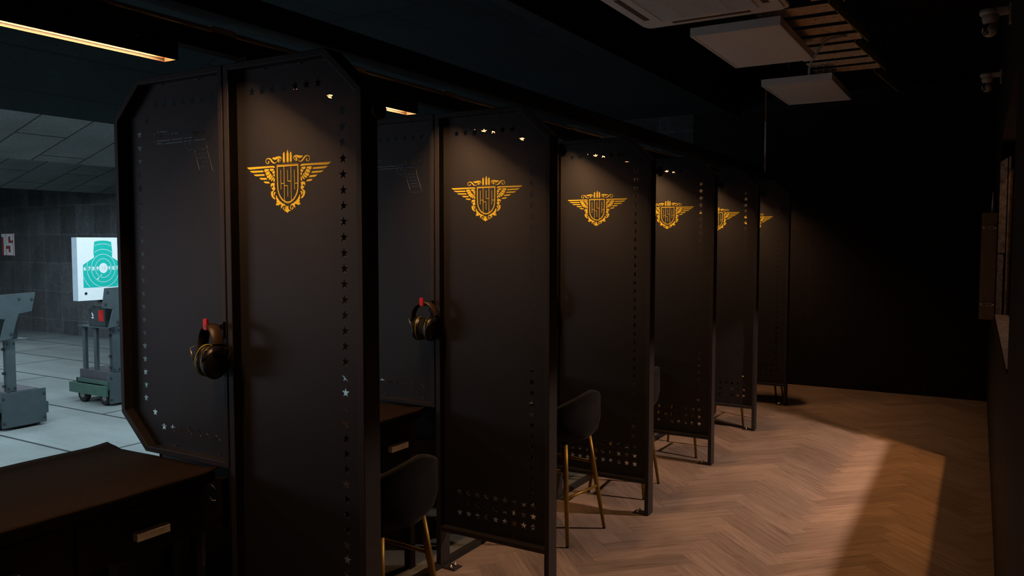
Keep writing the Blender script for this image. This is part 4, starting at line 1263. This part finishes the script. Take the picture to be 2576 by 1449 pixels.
# ================================================================== SECURITY CAMERAS AND WALL BOX
def cctv():
    """mounted on a wall at +x; origin on the wall under the arm"""
    root = empty('security_camera')
    mb = MB().m(CCTVW)
    mb.box(-0.012, 0.0, -0.032, 0.032, -0.055, 0.052, 0.003)
    mb.box(-0.115, -0.008, -0.034, 0.034, 0.000, 0.034, 0.006)
    mb.lathe([(0, 0.004), (0.045, 0.004), (0.048, 0.010), (0.048, 0.024), (0.042, 0.034), (0, 0.034)], Matrix.Translation((-0.105, 0, 0)), 28)
    mb.build('wall_arm', root)
    MB().m(CCTVW).lathe([(0, 0.004), (0.040, 0.004), (0.041, -0.015), (0.036, -0.038), (0.026, -0.046), (0, -0.046)], Matrix.Translation((-0.100, 0, 0)), 28).build('neck', root)
    hd = MB().m(CCTVW).lathe([(0.039 * math.sin(PI * i / 14), -0.078 - 0.039 * math.cos(PI * i / 14)) for i in range(15)], Matrix.Translation((-0.100, 0, 0)), 28).build('head', root)
    Ml = Matrix.Translation((-0.100, 0, -0.078)) @ Matrix.Rotation(math.radians(215), 4, 'Z') @ Matrix.Rotation(PI / 2, 4, 'Y')
    Ml = Matrix.Translation((-0.100, 0, -0.078)) @ Matrix.Rotation(math.radians(-128), 4, 'Z') @ Matrix.Rotation(PI / 2, 4, 'Y') @ Matrix.Diagonal((1.25, 0.8, 1, 1))
    MB().m(LENS).lathe([(0.026, 0.0285), (0.0255, 0.0305), (0.018, 0.0355), (0.009, 0.0385), (0, 0.0395)], Ml, 28).build('lens', hd, label='oval black lens window')
    return root
k0 = cctv()
k0.location = (wx(3.2) - 0.0005, 3.2, 2.945)
tag(k0, 'white dome security camera on the right wall, the nearer and higher one', 'security camera', 'security cameras on the right wall')
k1 = copy_tree(k0)
k1.location = (wx(5.6) - 0.0005, 5.6, 3.03)
tag(k1, 'white dome security camera on the right wall, the farther and lower one', 'security camera', 'security cameras on the right wall')

yb = 4.95
root = empty('wall_cabinet', (wx(yb + 0.1), yb, 1.118))
tag(root, 'tall dark grey wall box with two chrome latches and an antenna', 'cabinet')
MB().m(BOXG).box(-0.105, -0.003, 0.0, 0.38, 0.0, 0.800, 0.004).build('housing', root)
for z in (0.115, 0.690):
    mb = MB().m(mat('latch_metal', (0.85, 0.78, 0.70), 0.45, 0.3))
    mb.box(-0.100, -0.084, -0.008, 0.0005, z - 0.010, z + 0.010, 0.003)
    mb.box(-0.084, -0.052, -0.004, 0.0005, z - 0.009, z - 0.006)
    mb.box(-0.084, -0.052, -0.004, 0.0005, z + 0.006, z + 0.009)
    mb.ring([(-0.052, z - 0.013), (-0.026, z - 0.013), (-0.026, z + 0.013), (-0.052, z + 0.013)], [(-0.047, z - 0.009), (-0.031, z - 0.009), (-0.031, z + 0.009), (-0.047, z + 0.009)], XZ, -0.010, 0.0005)
    mb.lathe([(0, 0), (0.012, 0), (0.009, 0.006), (0.004, 0.009), (0, 0.009)], Matrix.Translation((-0.014, 0.0005, z)) @ Matrix.Rotation(PI / 2, 4, 'X'), 12)
    mb.build('latch', root)
MB().m(ANT).tube([(-0.038, 0.05, 0.799), (-0.038, 0.05, 0.87), (-0.038, 0.05, 0.90), (-0.038, 0.05, 0.955)], [0.008, 0.0075, 0.0055, 0.0045], 10).build('antenna', root)

# ================================================================== RANGE: TARGET ROBOTS AND DISTANCE SIGN
def target_print(parent, x, yc, z0, w, h):
    """printed teal silhouette with score rings, facing +x"""
    f = lambda u, v, t: (t, u, v)
    cz = z0 + 0.392
    mb = MB().m(TEAL)
    body = [(-0.288, cz - 0.236), (0.288, cz - 0.236), (0.288, cz + 0.045), (0.129, cz + 0.133), (0.137, cz + 0.197), (0.122, cz + 0.325),
            (0.070, cz + 0.337), (0.0, cz + 0.3415), (-0.070, cz + 0.337), (-0.122, cz + 0.325), (-0.137, cz + 0.197), (-0.129, cz + 0.133), (-0.288, cz + 0.045)]
    kx = 0.90
    body = [(yc + a * kx, b) for a, b in body]
    mb.prism(body, f, x, x + 0.0006)
    mb.m(BOARD)
    def inside(u, v):
        c = False
        j = len(body) - 1
        for i in range(len(body)):
            (a, b), (p, q) = body[i], body[j]
            if (b > v) != (q > v) and u < (p - a) * (v - b) / (q - b) + a:
                c = not c
            j = i
        return c
    for rr in (0.116, 0.1725, 0.233, 0.300):
        n = 96
        for i in range(n):
            a, b = 2 * PI * i / n, 2 * PI * (i + 1) / n
            P = [(yc + kx * q * math.cos(t), cz + q * math.sin(t)) for q, t in ((rr - 0.0022, a), (rr + 0.0022, a), (rr + 0.0022, b), (rr - 0.0022, b))]
            if all(inside(u, v) for u, v in P):
                mb.face([f(u, v, x + 0.0011) for u, v in P])
    P = [(yc + kx * 0.062 * math.cos(2 * PI * i / 40), cz + 0.0625 * math.sin(2 * PI * i / 40)) for i in range(40)]
    mb.face([f(u, v, x + 0.0012) for u, v in P])
    for s, d in (('9', 0.0846), ('8', 0.145), ('7', 0.2017), ('6', 0.263)):
        for sg in (-1, 1):
            text_mesh(mb, '9' if s == '6' else s, yc + sg * d * kx, cz - 0.002, 0.044, f, x, x + 0.0014, 0.0022, s == '6')
    mb.m(mat('faint_grey_print', (0.62, 0.60, 0.56), 0.6))
    text_mesh(mb, '10', yc, cz, 0.042, f, x, x + 0.0016)
    mb.m(BOARD)
    for u, v, q in ((-0.030, -0.085, 0.0085), (-0.074, -0.131, 0.010), (-0.062, -0.114, 0.006)):
        mb.face([f(yc + u + q * math.cos(2 * PI * i / 8), cz + v + q * math.sin(2 * PI * i / 8), x + 0.0013) for i in range(8)])
    return mb.build('target_print', parent, label='teal head and shoulders silhouette with white score rings and numbers 6 to 10')

def robot(yoff):
    """faces +x (towards the booths); local z = 0 is the range floor"""
    root = empty('target_robot')
    MB().m(ARMORP).box(-0.36, 0.30, -0.165, 0.20, 0.255, 0.40, 0.004).build('chassis', root)
    ap = MB().m(ARMOR).box(0.362, 0.382, -0.232, 0.230, 0.03, 0.405, 0.003)
    ap.box(0.30, 0.362, -0.215, -0.205, 0.30, 0.36)
    ap.box(0.30, 0.362, 0.18, 0.19, 0.30, 0.36)
    fa = ap.build('front_armour', root)
    mb = MB().m(BATT)
    for y in (-0.215, 0.205):
        for z in (0.09, 0.35):
            mb.box(0.382, 0.390, y - 0.010, y + 0.010, z - 0.010, z + 0.010)
    mb.build('bolt', fa)
    g = MB().m(GREEN)
    g.box(-0.43, 0.355, -0.268, -0.240, 0.120, 0.245, 0.003)
    g.box(-0.43, -0.40, -0.240, 0.240, 0.120, 0.245, 0.003)
    g.box(-0.43, 0.355, 0.240, 0.268, 0.120, 0.245, 0.003)
    g.build('bumper', root, label='green bumper board')
    g = MB().m(GREEN)
    g.box(-0.34, 0.33, -0.222, -0.205, 0.255, 0.300)
    g.box(-0.34, -0.32, -0.222, -0.165, 0.200, 0.300)
    g.box(0.20, 0.355, -0.245, -0.165, 0.200, 0.240)
    g.box(-0.40, -0.36, -0.240, -0.10, 0.215, 0.240)
    g.build('upper_rail', root, label='thin green rail')
    for x in (-0.22, 0.24):
        for y in (-0.19, 0.19):
            Mw = Matrix.Translation((x, y, 0.094)) @ Matrix.Rotation(PI / 2, 4, 'X')
            w = MB().m(BLACKRUB).lathe([(0, -0.03), (0.06, -0.03), (0.086, -0.032), (0.094, -0.024), (0.094, 0.024), (0.086, 0.032), (0.06, 0.03), (0, 0.03)], Mw, 28).build('wheel', root)
            MB().m(CHROME).lathe([(0, -0.036), (0.04, -0.036), (0.045, -0.03), (0.045, 0.03), (0.04, 0.036), (0, 0.036)], Mw, 20).build('hub', w)
    MB().m(BATT).box(-0.38, 0.36, -0.12, 0.12, 0.085, 0.255).build('motor_box', root)
    mb = MB().m(ARMOR)
    mb.box(0.285, 0.300, -0.130, -0.035, 0.400, 0.960, 0.002)
    mb.m(BATT).box(0.225, 0.285, -0.125, -0.045, 0.400, 0.950)
    for z in (0.46, 0.60, 0.86):
        mb.box(0.235, 0.262, -0.150, -0.125, z - 0.014, z + 0.014)
    cm = mb.build('column', root)
    mb = MB().m(BATT)
    for y in (-0.118, -0.050):
        for z in (0.44, 0.92):
            mb.box(0.300, 0.307, y - 0.008, y + 0.008, z - 0.008, z + 0.008)
    mb.build('bolt', cm)
    P = [(-0.262, 1.450), (0.150, 1.462), (0.108, 1.260), (-0.030, 1.240), (-0.072, 1.100), (-0.100, 0.985), (-0.225, 0.965), (-0.165, 1.190), (-0.300, 1.215)]
    pl = MB().m(ARMOR).prism(P, YZ, 0.365, 0.380)
    pl.box(0.300, 0.365, -0.110, -0.090, 0.99, 1.05)
    pl.box(0.0, 0.365, 0.02, 0.032, 1.30, 1.34)
    po = pl.build('upper_armour', root)
    mb = MB().m(BATT)
    for y, z in ((-0.225, 1.400), (-0.255, 1.255), (0.110, 1.390), (-0.110, 1.030), (-0.02, 1.40)):
        mb.box(0.380, 0.388, y - 0.010, y + 0.010, z - 0.012, z + 0.012)
    mb.build('bolt', po)
    MB().m(ARMOR).box(-0.36, 0.29, -0.180, 0.12, 0.945, 0.957).build('tray', root)
    for x in (-0.06, -0.30):
        MB().m(ARMOR).box(x - 0.030, x + 0.030, -0.135, -0.100, 0.400, 0.945).build('thin_leg', root)
    bt = MB().m(BATT).box(-0.16, 0.20, -0.150, 0.05, 0.957, 1.185, 0.008).box(-0.12, 0.16, -0.13, 0.03, 1.185, 1.215, 0.004).build('battery', root)
    MB().m(RED).box(0.055, 0.160, -0.1520, -0.1500, 1.030, 1.165).build('red_label', bt, label='red label')
    lg = MB().m(SIGNW)
    lg.prism([(-0.095, 1.135), (-0.060, 1.105), (-0.055, 1.075), (-0.075, 1.085), (-0.085, 1.110)], XZ, -0.1512, -0.1500)
    lg.box(-0.090, -0.050, -0.1512, -0.1500, 1.055, 1.070)
    lg.build('pale_mark', bt)
    # target
    bd = MB().m(BOARD)
    bd.box(-0.030, 0.080, yoff - 0.328, yoff + 0.328, 1.292, 2.062)
    for fc in bd.bm.faces:
        fc.material_index = 0
    bd.mats.append(BOARDS)
    for fc in bd.bm.faces:
        fc.normal_update()
        if abs(fc.normal.y) > 0.9:
            fc.material_index = 1
    bo = bd.build('target_board', root)
    target_print(bo, 0.080, yoff, 1.292, 0.725, 0.770)
    MB().m(BLACKRUB).lathe([(0, 0), (0.016, 0), (0.016, 0.006), (0, 0.006)], Matrix.Translation((0.080, yoff - 0.232, 1.380)) @ Matrix.Rotation(PI / 2, 4, 'Y'), 10).build('plug', bo)
    a, b = min(0, yoff) - 0.04, max(0, yoff) + 0.04
    MB().m(BATT).box(0.0, 0.05, a, b, 1.262, 1.292).box(0.0, 0.05, -0.03, 0.03, 1.215, 1.262).build('target_bracket', root)
    return root
r0 = robot(-0.0855)
r0.location = (-7.08, 3.98, ZR)
tag(r0, 'armoured wheeled target robot carrying the teal silhouette board, left of the nearest partition', 'target robot', 'target robots on the range floor')
r1 = robot(-0.396)
r1.location = (-6.83, 2.616, ZR)
tag(r1, 'armoured target robot cut by the left edge, grey front plates, board out of view', 'target robot', 'target robots on the range floor')

# distance sign on the range wall: red plate with white angular digits
root = empty('distance_sign', (-16.99, YB - 0.004, 1.385))
tag(root, 'square dark red sign with the white number 15 on the range wall', 'sign')
SW, SH = 0.545, 0.51
MB().m(SIGNRED).box(-SW / 2, SW / 2, -0.004, 0.003, 0, SH).build('plate', root)
mb = MB().m(SIGNW)
def strokes(rects):
    for u0, u1, v0, v1 in rects:
        mb.box(SW * (u0 - 0.5), SW * (u1 - 0.5), -0.0085, -0.004, SH * (1 - v1), SH * (1 - v0))
strokes([(0.01, 0.17, 0.02, 0.17), (0.17, 0.32, 0.02, 0.985)])
strokes([(0.36, 0.88, 0.02, 0.145), (0.71, 0.88, 0.145, 0.32), (0.36, 0.53, 0.145, 0.43), (0.36, 0.88, 0.43, 0.56), (0.70, 0.88, 0.56, 0.85), (0.38, 0.88, 0.85, 0.985), (0.38, 0.53, 0.70, 0.85)])
mb.build('digits', root, label='white angular digits 1 and 5')
MB().m(SIGNW).box(SW * 0.43, SW * 0.5, -0.009, -0.0041, 0.0, SH).build('edge_strip', root)
